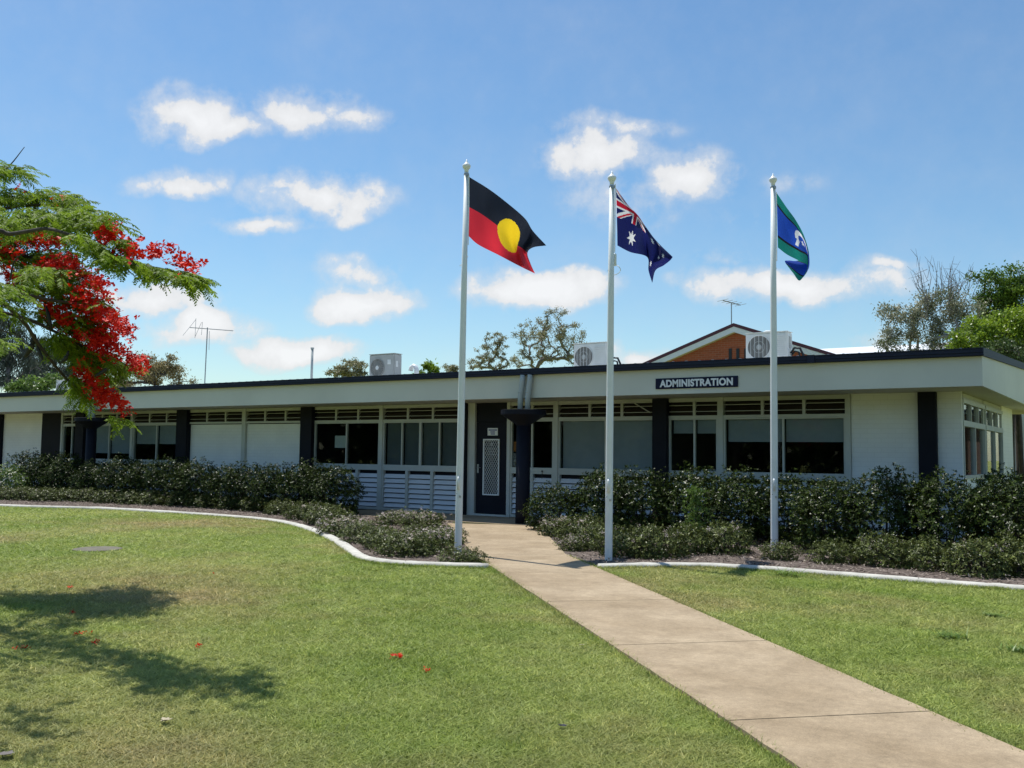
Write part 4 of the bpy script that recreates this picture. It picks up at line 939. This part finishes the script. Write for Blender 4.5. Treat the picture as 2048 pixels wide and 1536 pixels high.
# gaps filled by a back row at the right end
for i, (x, y, s, sz) in enumerate([(-2.0, 16.9, 1.0, 1.12), (-.9, 17.0, 1.05, 1.15), (.3, 17.0, 1.1, 1.15)]):
    place(hproto, (i+1) % 4, x, y, s, rng.uniform(0, 6.28), f'dark shrub behind the right hedge at the building corner, {ORD[i]} from the corner', 'shrubs behind the right hedge', sz)
HL = [(-15.6, 16.15, 1.02, .98), (-16.55, 16.3, 1.02, 1.05), (-17.5, 16.25, .95, 1.03), (-18.5, 16.3, 1.0, 1.02), (-19.5, 16.35, .9, 1.05), (-20.5, 16.3, 1.05, 1.0), (-21.6, 16.4, 1.05, 1.03), (-22.7, 16.35, 1.0, 1.02), (-23.8, 16.4, 1.05, 1.05), (-24.9, 16.35, .95, 1.02), (-26.4, 16.5, 1.05, 1.06), (-27.5, 16.6, 1.05, 1.10), (-28.6, 16.6, 1.1, 1.08)]
for i, (x, y, s, sz) in enumerate(HL):
    place(hproto, (i*3+1) % 4, x, y, s, rng.uniform(0, 6.28), f'tall dark hedge shrub, {ORD[i]} from the doorway in the left hedge', 'shrubs of the left hedge', sz)
# bush with white flowers at the far left
t = thing('flowering_bush', 'loose green bush dotted with white flowers by the white wall at far left', 'shrub', (-27.9, 15.2, 0))
p, u = shrub_mesh(1.9, .95, 1.3, 700, 6, .07, .03, M['brightleaf'], t, .25, .1, 31); petals(p, M['whiteflower'], t, 45, 1, .03, (p[:, 2] > .4))
# low rows
LL = [(10, 1000, 1), (48, 1001, 1.0), (90, 1003, 1), (135, 1003, 1), (180, 1004, 1), (225, 1007, 1), (270, 1009, 1), (315, 1011, 1), (360, 1013, 1), (410, 1016, 1.05), (465, 1019, 1.05), (515, 1023, 1), (565, 1030, 1.05), (612, 1040, 1.1), (655, 1050, 1.2)]
for i, (px, py, s) in enumerate(LL):
    q = G(px, py); place(lproto, i % 3, q[0], q[1], s*(1.1 if px < 400 else 1.0), rng.uniform(0, 6.28), f'low leafy shrub along the left white edging, {ORD[i]} from the left end of the row', 'low shrubs along the left edging', .85)
LF = [(690, 1072, 1.0, 3, 'low shrub with pink flowers at the bend of the left edging'), (735, 1086, .95, 1, 'low shrub in the inner row running to the leftmost flagpole'), (775, 1098, .9, 2, 'low shrub midway between the edging bend and the leftmost flagpole'), (812, 1112, .9, 1, 'low shrub nearest the white edging before the leftmost flagpole'), (852, 1104, .95, 3, 'pale flowering low shrub just left of the leftmost flagpole'), (885, 1088, .8, 3, 'flowering low shrub behind the leftmost flagpole beside the path'),
      (925, 1128, .62, 2, 'small low shrub at the foot of the leftmost flagpole beside the path'), (795, 1050, .85, 3, 'flowering low shrub in front of the slatted panels left of the door'), (845, 1056, .95, 3, 'wide flowering low shrub left of the door and nearest the path'), (842, 1078, .7, 1, 'low shrub in the middle of the mulch left of the path')]
for px, py, s, k, lab in LF:
    q = G(px, py); place(lproto, k, q[0], q[1], s*1.12, rng.uniform(0, 6.28), lab, 'low shrubs by the leftmost flagpole', .78)
LR = [(1118, 1074, .78, 3, 'low shrub with pale flowers where the right bed meets the door path'), (1160, 1084, .95, 1, 'rounded low shrub beside the path behind the flowering one'), (1150, 1103, .55, 3, 'small pale flowering shrub at the path edge left of the middle flagpole'), (1195, 1100, .85, 1, 'low shrub directly left of the middle flagpole'), (1215, 1072, .9, 0, 'low shrub half hidden behind the middle flagpole'),
      (1252, 1114, .92, 2, 'low shrub directly right of the middle flagpole foot'), (1312, 1116, 1.0, 1, 'dense low shrub second to the right of the middle flagpole'), (1380, 1108, .95, 0, 'low shrub midway between the middle and right flagpoles'), (1452, 1108, 1.0, 1, 'broad low shrub between the middle and right flagpoles, nearer the right one'), (1290, 1072, .8, 3, 'pinkish low shrub under the right hedge behind the row'),
      (1560, 1121, .58, 2, 'small low shrub at the foot of the rightmost flagpole'), (1668, 1128, .72, 0, 'lone rounded shrub right of the rightmost flagpole'), (1762, 1132, .95, 2, 'low shrub at the start of the far right group'), (1852, 1140, .9, 0, 'low shrub in the middle of the far right group'), (1958, 1152, 1.0, 1, 'large low shrub of the far right group before the edging'), (2035, 1152, 1.1, 0, 'low shrub cut by the right edge of the view')]
for px, py, s, k, lab in LR:
    q = G(px, py); place(lproto, k, q[0], q[1], s*1.04, rng.uniform(0, 6.28), lab, 'low shrubs in the right bed', 1.1)
# upright bright seedling in the hedge
t = thing('young_conifer', 'slim bright green seedling standing in the right hedge between two flagpoles', 'shrub', tuple(G(1392, 1098)))
n = 260; zz = rng.uniform(.1, .95, n); p = np.column_stack([rng.normal(0, .11, n)*(1.1-zz*.6), rng.normal(0, .11, n)*(1.1-zz*.6), zz])
pp, dd, nn = rosette(p, norm(np.column_stack([p[:, 0]*3, p[:, 1]*3, np.full(n, .6)])), 6, (15, 60)); leaves('foliage', pp, dd, nn, .06, .014, rng.uniform(0, .6, len(pp)), M['brightleaf'], t)
b = bmesh.new(); tube(b, [(0, 0, 0), (0, 0, .9)], [.012, .004], 5); obj('stem', b, M['bark'], t)
# weed tufts
for px, py, s, lab in ((1575, 1153, .42, 'bright grass tuft growing against the right white edging'), (1905, 1278, .30, 'flat grass tuft out on the right lawn'), (2040, 1305, .26, 'grass tuft at the right edge of the lawn'), (1990, 1235, .2, 'small grass tuft on the right lawn below the edging')):
    q = G(px, py); n = 130; a = rng.uniform(0, 6.28, n); el = rng.uniform(.1, 1.0, n); d = np.column_stack([np.cos(a)*np.cos(el), np.sin(a)*np.cos(el), np.sin(el)])
    o = leaves('grass_tuft', np.column_stack([rng.normal(0, s*.22, n), rng.normal(0, s*.12, n), np.zeros(n)]), d, np.tile([0, 0, 1.], (n, 1)), rng.uniform(.4, 1, n)*s*.55, .012, rng.uniform(.2, .9, n), M['brightleaf'], None, bend=.35, mid=.35); o.location = q
    tag(o, lab, 'grass tuft', 'weedy grass tufts')

# ------------------------------------------------------------------ trees
def skeleton(root, tips, r_tip=.01, mat=None, parent=None, name='trunk', trunk_pts=None, power=2.2, curve=.12):
    """branches: every tip joins the nearest node of the growing skeleton; radii follow the number of tips they carry"""
    nodes = [np.array(p, float) for p in trunk_pts]; par = [-1]+list(range(len(nodes)-1)); basep = nodes[0]
    order = np.argsort([np.linalg.norm(t-nodes[-1]) for t in tips]); tipn = []
    for k in order:
        t = tips[k]; A_ = np.array(nodes); dv = t-A_; dist = np.linalg.norm(dv, axis=1); pen = np.maximum(0, A_[:, 2]-t[2]+.0)*1.2
        i = int(np.argmin(dist+pen+ (np.arange(len(A_)) < 1)*50)); L = dist[i]; ns = max(2, int(L/max(L/4, .05)))
        pv = i; off = rng.normal(0, curve*L, 3)
        for s in range(1, ns+1):
            f = s/ns; q = A_[i]+(t-A_[i])*f+off*math.sin(math.pi*f)*.6+np.array([0, 0, 1])*L*.10*math.sin(math.pi*f); nodes.append(q); par.append(pv); pv = len(nodes)-1
        tipn.append(pv)
    cnt = np.zeros(len(nodes))
    for i in tipn:
        while i >= 0: cnt[i] += 1; i = par[i]
    rad = r_tip*np.maximum(cnt, 1)**(1/power); bm = bmesh.new(); ch = {}
    for i, p_ in enumerate(par): ch.setdefault(p_, []).append(i)
    def chain(i0, start):
        pts = [nodes[start]] if start is not None else []; rr = [rad[i0]] if start is not None else []; i = i0
        while True:
            pts.append(nodes[i]); rr.append(rad[i]); c = sorted(ch.get(i, []), key=lambda k: -cnt[k])
            for o_ in c[1:]: stack.append((o_, i))
            if not c: break
            i = c[0]
        if len(pts) > 1: tube(bm, pts, rr, 6)
    stack = [(0, None)]
    while stack: chain(*stack.pop())
    return obj(name, bm, mat, parent, smooth=True)
def tree(name, label, blobs, depth, base_px, leafmat_, bark, nl, L, Wd, ntips=60, r_tip=.012, sparse=.35, droop=0.0, group=None, trunk_top=.45, fill=1.0, tint=(1.5, 1.8), thick=1.0):
    """blobs: (px, py, rx, ry) crown masses in photo pixels at the tree's own distance"""
    bc = P(base_px, 900, depth); base = np.array([bc[0], bc[1], 0]); t = thing(name, label, 'tree', tuple(base), group)
    sc = depth/FPX; tips = []; A_ = np.array([b[2]*b[3] for b in blobs], float); A_ /= A_.sum()
    for b, a in zip(blobs, A_):
        for _ in range(max(2, int(ntips*a))):
            u = rnd_dir(1)[0]*rng.uniform(.35, 1)**.5; c = P(b[0], b[1], depth)
            tips.append(c + rt*u[0]*b[2]*sc + up*u[1]*b[3]*sc + fw*u[2]*min(b[2], 1.6*b[3])*sc*thick - base)
    tips = np.array(tips); zlo = tips[:, 2].min(); zt = tips[:, 2].max()*trunk_top
    top = np.array([tips[:, 0].mean()*.6, tips[:, 1].mean()*.6, zt])
    skeleton(base, tips, r_tip, bark, t, 'trunk', [np.zeros(3), top*[.2, .2, .35], top*[.5, .5, .7], top])
    n = len(tips); per = max(3, nl//n); sp = sparse*np.median([min(b[2], b[3]) for b in blobs])*sc
    q = np.repeat(tips, per, 0); N = len(q); q = q+rng.normal(0, 1, (N, 3))*sp*np.repeat(rng.uniform(.5, 1.2, n), per)[:, None]*[1, 1, .7]
    d = rnd_dir(N); d[:, 2] -= droop; nrm_ = norm(rnd_dir(N)*.8+[0, 0, .8])
    ti = np.clip(np.repeat(rng.beta(*tint, n), per)*.6+rng.uniform(0, .4, N), 0, 1)
    leaves('crown', q, d, nrm_, L*rng.uniform(.6, 1.3, N), Wd*rng.uniform(.7, 1.3, N), ti, leafmat_, t)
    return t
gk = 'gum trees beyond the roof'
tree('gum_tree', 'large open gum tree behind the roof between the left and middle flagpoles', [(1105, 640, 36, 26), (1060, 668, 32, 26), (1140, 672, 32, 30), (1095, 690, 45, 34), (1050, 715, 28, 24), (1150, 710, 24, 26), (1170, 690, 12, 14)], 80, 1095, M['gum'], M['barkgrey'], 10000, .17, .06, 210, .020, .17, .5, gk, .42)
tree('gum_tree', 'smaller gum tree behind the roof right of the tallest flagpole', [(988, 676, 24, 13), (975, 705, 26, 18), (1005, 700, 16, 20), (955, 728, 22, 14), (995, 728, 26, 16)], 84, 985, M['gum'], M['barkgrey'], 5000, .17, .06, 110, .018, .18, .5, gk, .4)
tree('gum_tree', 'round grey green tree behind the roof left of the grey air conditioner', [(705, 735, 28, 18), (675, 745, 20, 14), (720, 752, 20, 14)], 70, 700, M['gum'], M['barkgrey'], 5000, .18, .065, 80, .016, .24, .4, gk, .4)
tree('bushy_tree', 'dense dark green treetop behind the white gooseneck vent', [(856, 738, 20, 10), (850, 752, 24, 12)], 60, 855, M['limeleaf'], M['bark'], 2200, .22, .10, 18, .03, .45, .2, 'treetops behind the roof')
tree('gum_tree', 'pale treetop just left of the tallest flagpole above the gutter', [(900, 738, 16, 10), (912, 750, 22, 12)], 84, 900, M['gum'], M['barkgrey'], 1500, .22, .08, 24, .025, .3, .5, gk, .4)
tree('tawny_tree', 'tawny brown twiggy tree behind the roof left of the aerial', [(300, 735, 45, 26), (325, 752, 38, 24), (270, 752, 34, 22), (345, 728, 18, 16), (365, 768, 26, 10)], 45, 305, M['autumn'], M['bark'], 7500, .13, .05, 80, .018, .30, .1)
tree('casuarina_tree', 'dark wispy she-oak behind the roof at the left edge', [(20, 690, 34, 50), (40, 740, 45, 40), (10, 650, 25, 25), (-20, 720, 40, 60)], 42, 20, M['needle'], M['barkgrey'], 7000, .34, .035, 70, .02, .32, 1.3, 'dark she-oaks at left')
tree('casuarina_tree', 'dark wispy she-oak seen through the red flowering branches', [(95, 700, 30, 34), (120, 735, 40, 32), (80, 745, 36, 28), (135, 700, 22, 22)], 46, 100, M['needle'], M['barkgrey'], 5500, .34, .035, 60, .02, .32, 1.3, 'dark she-oaks at left')
tree('leafy_bush', 'yellow green bush above the roof at far left', [(60, 772, 36, 16), (95, 765, 22, 18), (35, 782, 26, 12)], 36, 65, M['brightleaf'], M['bark'], 2500, .12, .06, 26, .014, .40, .2)
tree('bushy_tree', 'flat topped green treetops behind the roof below the red branches', [(195, 775, 40, 14), (235, 772, 30, 14), (150, 780, 30, 12)], 55, 200, M['gum'], M['bark'], 2600, .2, .09, 26, .02, .4, .2, 'treetops behind the roof')
tree('grey_tree', 'thin grey tree with many bare twigs above the right end of the roof', [(1800, 650, 40, 34), (1785, 690, 34, 26), (1850, 680, 42, 36), (1880, 610, 44, 40), (1925, 620, 36, 40), (1835, 620, 40, 28), (1775, 625, 24, 20), (1905, 670, 50, 40)], 30, 1880, M['greyleaf'], M['barkpale'], 13000, .085, .042, 170, .009, .26, .1, None, .35)
# bare twigs on top of that tree
tr = bpy.data.objects['grey_tree']; b = bmesh.new()
for k in range(30):
    a = np.array([rng.uniform(1840, 1935), rng.uniform(590, 640)]); e = a+np.array([(a[0]-1885)*.6+rng.normal(0, 12), -rng.uniform(40, 95)]); dd = 30+rng.normal(0, .5)
    m_ = (a+e)/2+rng.normal(0, 5, 2); tube(b, [P(*a, dd)-np.array(tr.location), P(*m_, dd)-np.array(tr.location), P(*e, dd)-np.array(tr.location)], [.014, .008, .003], 5)
    for j in range(3): s_ = a+(e-a)*rng.uniform(.3, .9); f_ = s_+rng.normal(0, 14, 2)+[0, -16]; tube(b, [P(*s_, dd)-np.array(tr.location), P(*f_, dd+rng.normal(0, .1))-np.array(tr.location)], [.008, .003], 4)
obj('bare_twigs', b, M['barkgrey'], tr)
tree('bushy_tree', 'bright lime green tree rising over the right corner of the eave', [(1985, 660, 50, 32), (1950, 680, 40, 24), (2030, 650, 45, 36), (2070, 690, 60, 50), (1925, 690, 26, 16)], 27, 2020, M['limeleaf'], M['bark'], 17000, .095, .05, 110, .012, .34, .1, 'green trees at right')
tree('bushy_tree', 'taller green tree at the right edge behind the lime green one', [(2030, 570, 42, 34), (1990, 590, 30, 30), (2060, 600, 60, 50), (1995, 620, 34, 30), (2035, 640, 60, 30), (1965, 555, 20, 16)], 34, 2040, M['midleaf'], M['bark'], 16000, .11, .055, 110, .014, .34, .1, 'green trees at right', tint=(1.0, 2.6))
tree('bushy_tree', 'dark shrubby tree below the lime green crown past the side gutter', [(2020, 720, 45, 30), (2055, 750, 50, 40), (1990, 705, 36, 22)], 26, 2045, M['darkleaf'], M['bark'], 5000, .085, .045, 40, .012, .38, .1, 'green trees at right')
# unseen wood added behind the viewer to darken what the window glass mirrors
n = 30000; ang = rng.uniform(math.radians(168), math.radians(350), n); rr = rng.uniform(55, 66, n); hh = 6.5+1.5*np.sin(ang*9)+1.0*np.sin(ang*23+1)
q = np.column_stack([-8+rr*np.cos(ang), rr*np.sin(ang), rng.uniform(0, 1, n)**.8*hh])
tag(leaves('unseen_wood', q, rnd_dir(n), rnd_dir(n), rng.uniform(.8, 1.8, n), rng.uniform(.5, 1.0, n), rng.uniform(0, 1, n), M['darkleaf']), 'unseen dark green wood added behind the viewer to darken the window reflections', 'trees', kind='stuff')
# ------------------------------------------------------------------ poinciana
pt = thing('poinciana_tree', 'spreading poinciana with feathery green leaves and scarlet flowers at the left', 'tree')
tb = P(-420, 900, 10.2); pt.location = (tb[0], tb[1], 0); PB = np.array([tb[0], tb[1], 0.0])
def pxline(pts, n, w, d0, d1, dj):
    pts = np.array(pts, float); sgl = np.linalg.norm(np.diff(pts, axis=0), axis=1); cs = np.concatenate([[0], np.cumsum(sgl)]) if len(pts) > 1 else np.array([0, 1.])
    if len(pts) == 1: pts = np.vstack([pts, pts+[1, 0]])
    t = rng.uniform(0, cs[-1], n); x = np.interp(t, cs, pts[:, 0]); y = np.interp(t, cs, pts[:, 1]); f = t/cs[-1]
    a = rng.uniform(0, 6.28, n); r = np.sqrt(rng.uniform(0, 1, n)); x = x+np.cos(a)*r*w; y = y+np.sin(a)*r*w*.8
    dp = d0+(d1-d0)*f+rng.normal(0, dj, n)
    return np.array([P(a_, b_, c_) for a_, b_, c_ in zip(x, y, dp)])-PB
GREEN = [([(-40, 345), (0, 338), (52, 342)], 14, 10.6, 10.6, 26), ([(-60, 395), (0, 390), (98, 388), (156, 409)], 20, 10.5, 10.3, 85), ([(-60, 440), (0, 436), (117, 432), (195, 438), (232, 446)], 26, 8.8, 7.4, 160), ([(-40, 470), (60, 470), (140, 460)], 22, 10.5, 10.2, 55),
         ([(150, 466), (219, 512), (297, 534), (371, 548), (408, 562)], 8, 7.2, 6.9, 95), ([(225, 478), (250, 484)], 5, 7.2, 7.2, 7), ([(-40, 505), (78, 514), (137, 505)], 18, 10.5, 10.5, 60), ([(-40, 590), (0, 585), (78, 577), (176, 569)], 16, 10.3, 9.9, 60), ([(117, 604), (205, 602)], 14, 10.5, 9.9, 34),
         ([(98, 670), (176, 710), (230, 722)], 18, 9.9, 10.2, 60), ([(137, 749), (176, 800)], 10, 10.2, 10.4, 18), ([(212, 833), (252, 842)], 8, 10.4, 10.5, 5), ([(-60, 684), (0, 682), (22, 686)], 13, 7.4, 7.2, 10), ([(219, 729), (270, 736)], 6, 10.3, 10.4, 9), ([(-20, 622), (40, 622), (98, 632)], 14, 8.6, 10.3, 16),
         ([(120, 640), (190, 650)], 24, 10.0, 10.2, 40), ([(150, 545), (60, 545)], 18, 10.1, 9.0, 34), ([(160, 690), (215, 760)], 14, 10.4, 10.5, 22), ([(-60, 560), (0, 575), (40, 585)], 18, 6.0, 5.9, 13)]
fo, fd, fl = [], [], []
for pts, w, d0, d1, n in GREEN:
    n = int(n*3.4); q = pxline(pts, n, w, d0, d1, .26); fo.append(q)
    td = norm(P(*pts[-1], d1)-P(*pts[0], d0)); out_ = norm(rnd_dir(n)*[1, 1, .35]+td*.55+np.array([0, 0, -.12])); fd.append(out_); fl.append(np.full(n, .70 if d1 < 8 else 1.0))
# crown outside the view, over the trunk, that shades the lawn
n = 900; u = rnd_dir(n)*np.cbrt(rng.uniform(.2, 1, n))[:, None]; q = u*[3.1, 3.1, .7]+np.array([.4, .2, 3.45])
cp = q+PB; vv = cp-CAM; zc = vv@fw; pxx = 1024+FPX*(vv@rt)/zc; q = q[pxx < -70]; fo.append(q); fd.append(norm(rnd_dir(len(q))*[1, 1, .3]+[0, 0, -.1])); fl.append(np.full(len(q), 1.0))
fo, fd = np.concatenate(fo), np.concatenate(fd); NF = len(fo)
K = 12; Lf = rng.uniform(.13, .24, NF)*np.concatenate(fl)
sidev = norm(np.cross(fd, [0, 0, 1])); upv = np.cross(sidev, fd)
pos, dr_, nm_, ln_, wd_, ti_ = [], [], [], [], [], []
tf = rng.beta(1.6, 1.6, NF)
for k in range(K):
    s = (k+.6)/K; c = fo+fd*(Lf*s)[:, None]-np.array([0, 0, 1])*(Lf*.32*s*s)[:, None]; prof = .35+.65*math.sin(math.pi*min(1, s*.95+.05))
    for sg_ in (-1, 1):
        dv = norm(sidev*sg_*.9+fd*.42+rng.normal(0, .12, (NF, 3))-np.array([0, 0, .25])); pos.append(c); dr_.append(dv); nm_.append(upv+rng.normal(0, .25, (NF, 3)))
        ln_.append(Lf*.33*prof*rng.uniform(.8, 1.2, NF)); wd_.append(.014*rng.uniform(.7, 1.25, NF)); ti_.append(tf*.7+rng.uniform(0, .3, NF))
leaves('foliage', np.concatenate(pos), np.concatenate(dr_), np.concatenate(nm_), np.concatenate(ln_), np.concatenate(wd_), np.concatenate(ti_), M['poinciana'], pt, bend=.22, mid=.45)
RED = [([(62, 477), (117, 493)], 14, 10.4, 10.3, 80), ([(201, 464), (230, 486)], 9, 7.5, 7.4, 34), ([(242, 500), (270, 512)], 8, 7.4, 7.3, 26), ([(287, 505), (314, 517)], 7, 7.3, 7.2, 18), ([(341, 510)], 5, 7.4, 7.4, 5), ([(358, 530), (392, 540)], 7, 7.3, 7.1, 18),
       ([(-20, 512), (39, 499)], 13, 10.5, 10.5, 55), ([(8, 553), (70, 567)], 12, 10.6, 10.6, 50), ([(86, 538), (148, 530)], 13, 10.2, 10.3, 70), ([(98, 553), (164, 561)], 11, 10.3, 10.5, 60), ([(148, 546), (195, 569), (213, 606)], 12, 10.5, 9.9, 90), ([(133, 600), (168, 592)], 12, 10.6, 9.8, 45),
       ([(168, 616), (203, 632), (234, 653), (262, 666)], 14, 10.0, 10.3, 150), ([(86, 608), (117, 639), (156, 663), (187, 690)], 12, 10.4, 10.1, 130), ([(195, 671), (234, 702), (252, 721)], 13, 10.2, 10.4, 90), ([(264, 729), (288, 741)], 10, 10.4, 10.4, 34), ([(164, 737), (184, 764), (203, 788), (246, 822)], 14, 10.3, 10.5, 150), ([(195, 710), (215, 721)], 10, 10.3, 10.3, 28),
       ([(170, 650), (215, 690)], 24, 10.3, 10.4, 85), ([(180, 770), (235, 815)], 12, 10.4, 10.5, 40), ([(40, 378), (42, 395)], 4, 10.5, 10.5, 2), ([(112, 408), (120, 413)], 4, 10.5, 10.5, 2), ([(-50, 560), (10, 600)], 10, 10.3, 10.3, 18)]
fp = np.concatenate([pxline(p_, int(n*(.62 if a > 8.8 else .6)), w*(1.35 if a > 8.8 else .95), a-.3, b_-.3, .25) for p_, w, a, b_, n in RED]); fp[:, 2] += .02
kk = 4; fp = np.repeat(fp, kk, 0)+rng.normal(0, .036, (len(fp)*kk, 3)); ax = norm(rng.normal(0, .6, (len(fp), 3))+[.15, -.2, .9])
pp, dd, nn = rosette(fp, ax, 5, (40, 80)); N = len(pp)
leaves('blossom', pp, dd, nn, .036*rng.uniform(.7, 1.2, N), .026*rng.uniform(.75, 1.2, N), np.repeat(rng.beta(1.3, 1.5, len(fp)), 5)*.7+rng.uniform(0, .3, N), M['red_flower'], pt, bend=.15, mid=.62)
# limbs
bm = bmesh.new()
top = np.array([.15, 0, 2.2]); tube(bm, [(0, 0, -.05), (.02, 0, .5), (.05, 0, 1.3), top, (.3, .05, 2.9)], [.24, .17, .15, .14, .10], 12)
def limb(px, r, d0, d1, from_top=True):
    n = len(px); pts = [P(x, y, d0+(d1-d0)*i/max(1, n-1))-PB for i, (x, y) in enumerate(px)]
    if from_top: pts = [top, top+(pts[0]-top)*.5+np.array([0, 0, .25])] + pts; rr = [r*1.8, r*1.4]+list(np.linspace(r, r*.28, n))
    else: rr = list(np.linspace(r, r*.3, n))
    c = catmull(pts, 5); rr = np.interp(np.linspace(0, 1, len(c)), np.linspace(0, 1, len(rr)), rr); tube(bm, c, rr, 8)
limb([(-40, 470), (20, 468), (59, 462), (98, 458), (152, 475), (195, 500), (290, 530), (380, 552)], .020, 7.8, 6.95)
limb([(-60, 440), (0, 420), (60, 410), (130, 415), (180, 430)], .024, 10.5, 10.1)
limb([(-30, 345), (0, 344), (22, 328), (49, 294)], .013, 10.6, 10.6)
limb([(-50, 560), (0, 600), (47, 643), (78, 690), (129, 753), (168, 788), (205, 815)], .026, 8.8, 10.4)
limb([(-50, 610), (0, 624), (59, 640), (109, 663), (160, 690), (200, 712), (240, 722)], .022, 9.0, 10.3)
limb([(-50, 500), (60, 515), (120, 530), (160, 552), (200, 575)], .022, 10.4, 9.9)
limb([(-20, 585), (50, 590), (100, 600), (160, 610), (210, 640), (240, 655)], .020, 8.8, 10.1)
for px, r, d0, d1 in (([(88, 590), (92, 630), (105, 680)], .016, 10.3, 10.4), ([(92, 600), (95, 660)], .018, 10.2, 10.2), ([(20, 600), (40, 560), (80, 545)], .012, 8.9, 9.0), ([(55, 470), (54, 500), (57, 530)], .012, 10.2, 10.3), ([(0, 660), (40, 672), (80, 678), (120, 676)], .006, 9.0, 10.2), ([(88, 458), (150, 482), (165, 490)], .008, 10.1, 8.9), ([(57, 482), (72, 480), (82, 492)], .006, 10.1, 10.1), ([(20, 560), (30, 520), (60, 500)], .01, 8.8, 8.8), ([(160, 690), (185, 730), (200, 770)], .010, 10.2, 10.4)): limb(px, r, d0, d1, False)
obj('trunk', bm, M['bark'], pt, smooth=True)
for px, r in (([(70, 668), (64, 690), (50, 714)], .05), ([(74, 690), (80, 708), (86, 720)], .028), ([(137, 702), (132, 716), (122, 726)], .03), ([(92, 612), (98, 636), (103, 660)], .03), ([(218, 732), (206, 744), (189, 753)], .03), ([(16, 640), (20, 660), (32, 668)], .018)):
    b = bmesh.new(); pts = catmull([P(x, y, 9.6)-PB for x, y in px], 5); rr = [r*.5*(.35+math.sin(math.pi*(i+.3)/len(pts))) for i in range(len(pts))]; tube(b, pts, rr, 7); obj('seed_pod', b, M['black'], pt, smooth=True)

# fallen blossoms and leaves on the lawn
FALL = [(795, 1310, 1.3, 'red blossom lying alone on the dry lawn right of the tree shade'), (167, 1266, 1.0, 'largest red blossom fallen at the edge of the tree shade'), (190, 1284, .8, 'red blossom fallen just below the largest one in the shade'), (43, 1294, .8, 'red blossom on the lawn near the left edge of the view'), (402, 1291, .8, 'red blossom on the lawn midway between the shade and the lone one'),
        (427, 1147, .45, 'red petals on the far lawn below the curve of the edging'), (140, 1175, .9, 'red petals fallen inside the upper tree shade'), (146, 1224, .8, 'red petals in a gap of the tree shade'), (850, 1340, .6, 'tiny red petal right of the lone blossom')]
for px, py, s, lab in FALL:
    q = G(px, py, .02); n = int(4*s)+1; c = np.column_stack([rng.normal(0, .026*s, n), rng.normal(0, .03*s, n), np.zeros(n)])
    p5, d5, n5 = rosette(c, norm(rng.normal(0, .4, (n, 3))+[0, 0, 1]), 5, (50, 88)); o = leaves('fallen_blossom', p5, d5, n5, .016*s+.008, .013, rng.uniform(0, 1, len(p5)), M['red_flower'], None); o.location = q
    tag(o, lab, 'blossom', 'fallen red blossoms on the lawn')
for px, py, s, c, lab in ((331, 1442, .05, M['pit_tan'], 'pale dry leaf lying on the near lawn'), (1126, 1452, .035, M['black'], 'small dark clod on the lawn left of the path'), (1163, 1290, .03, M['pit_tan'], 'tiny pale leaf at the left edge of the path'), (12, 1510, .06, M['barkgrey'], 'grey leaf in the bottom left corner of the lawn')):
    n = 7; a = np.linspace(0, 6.28, n, endpoint=False); d = np.column_stack([np.cos(a), np.sin(a)*.6, rng.uniform(.1, .5, n)])
    m_ = c; o = leaves('dry_leaf' if c != M['black'] else 'clod', np.zeros((n, 3)), d, np.tile([0, 0, 1.], (n, 1)), s*rng.uniform(.5, 1, n), s*.6, np.full(n, .5), m_, None); o.location = G(px, py, .022); tag(o, lab, 'leaf' if c != M['black'] else 'clod')
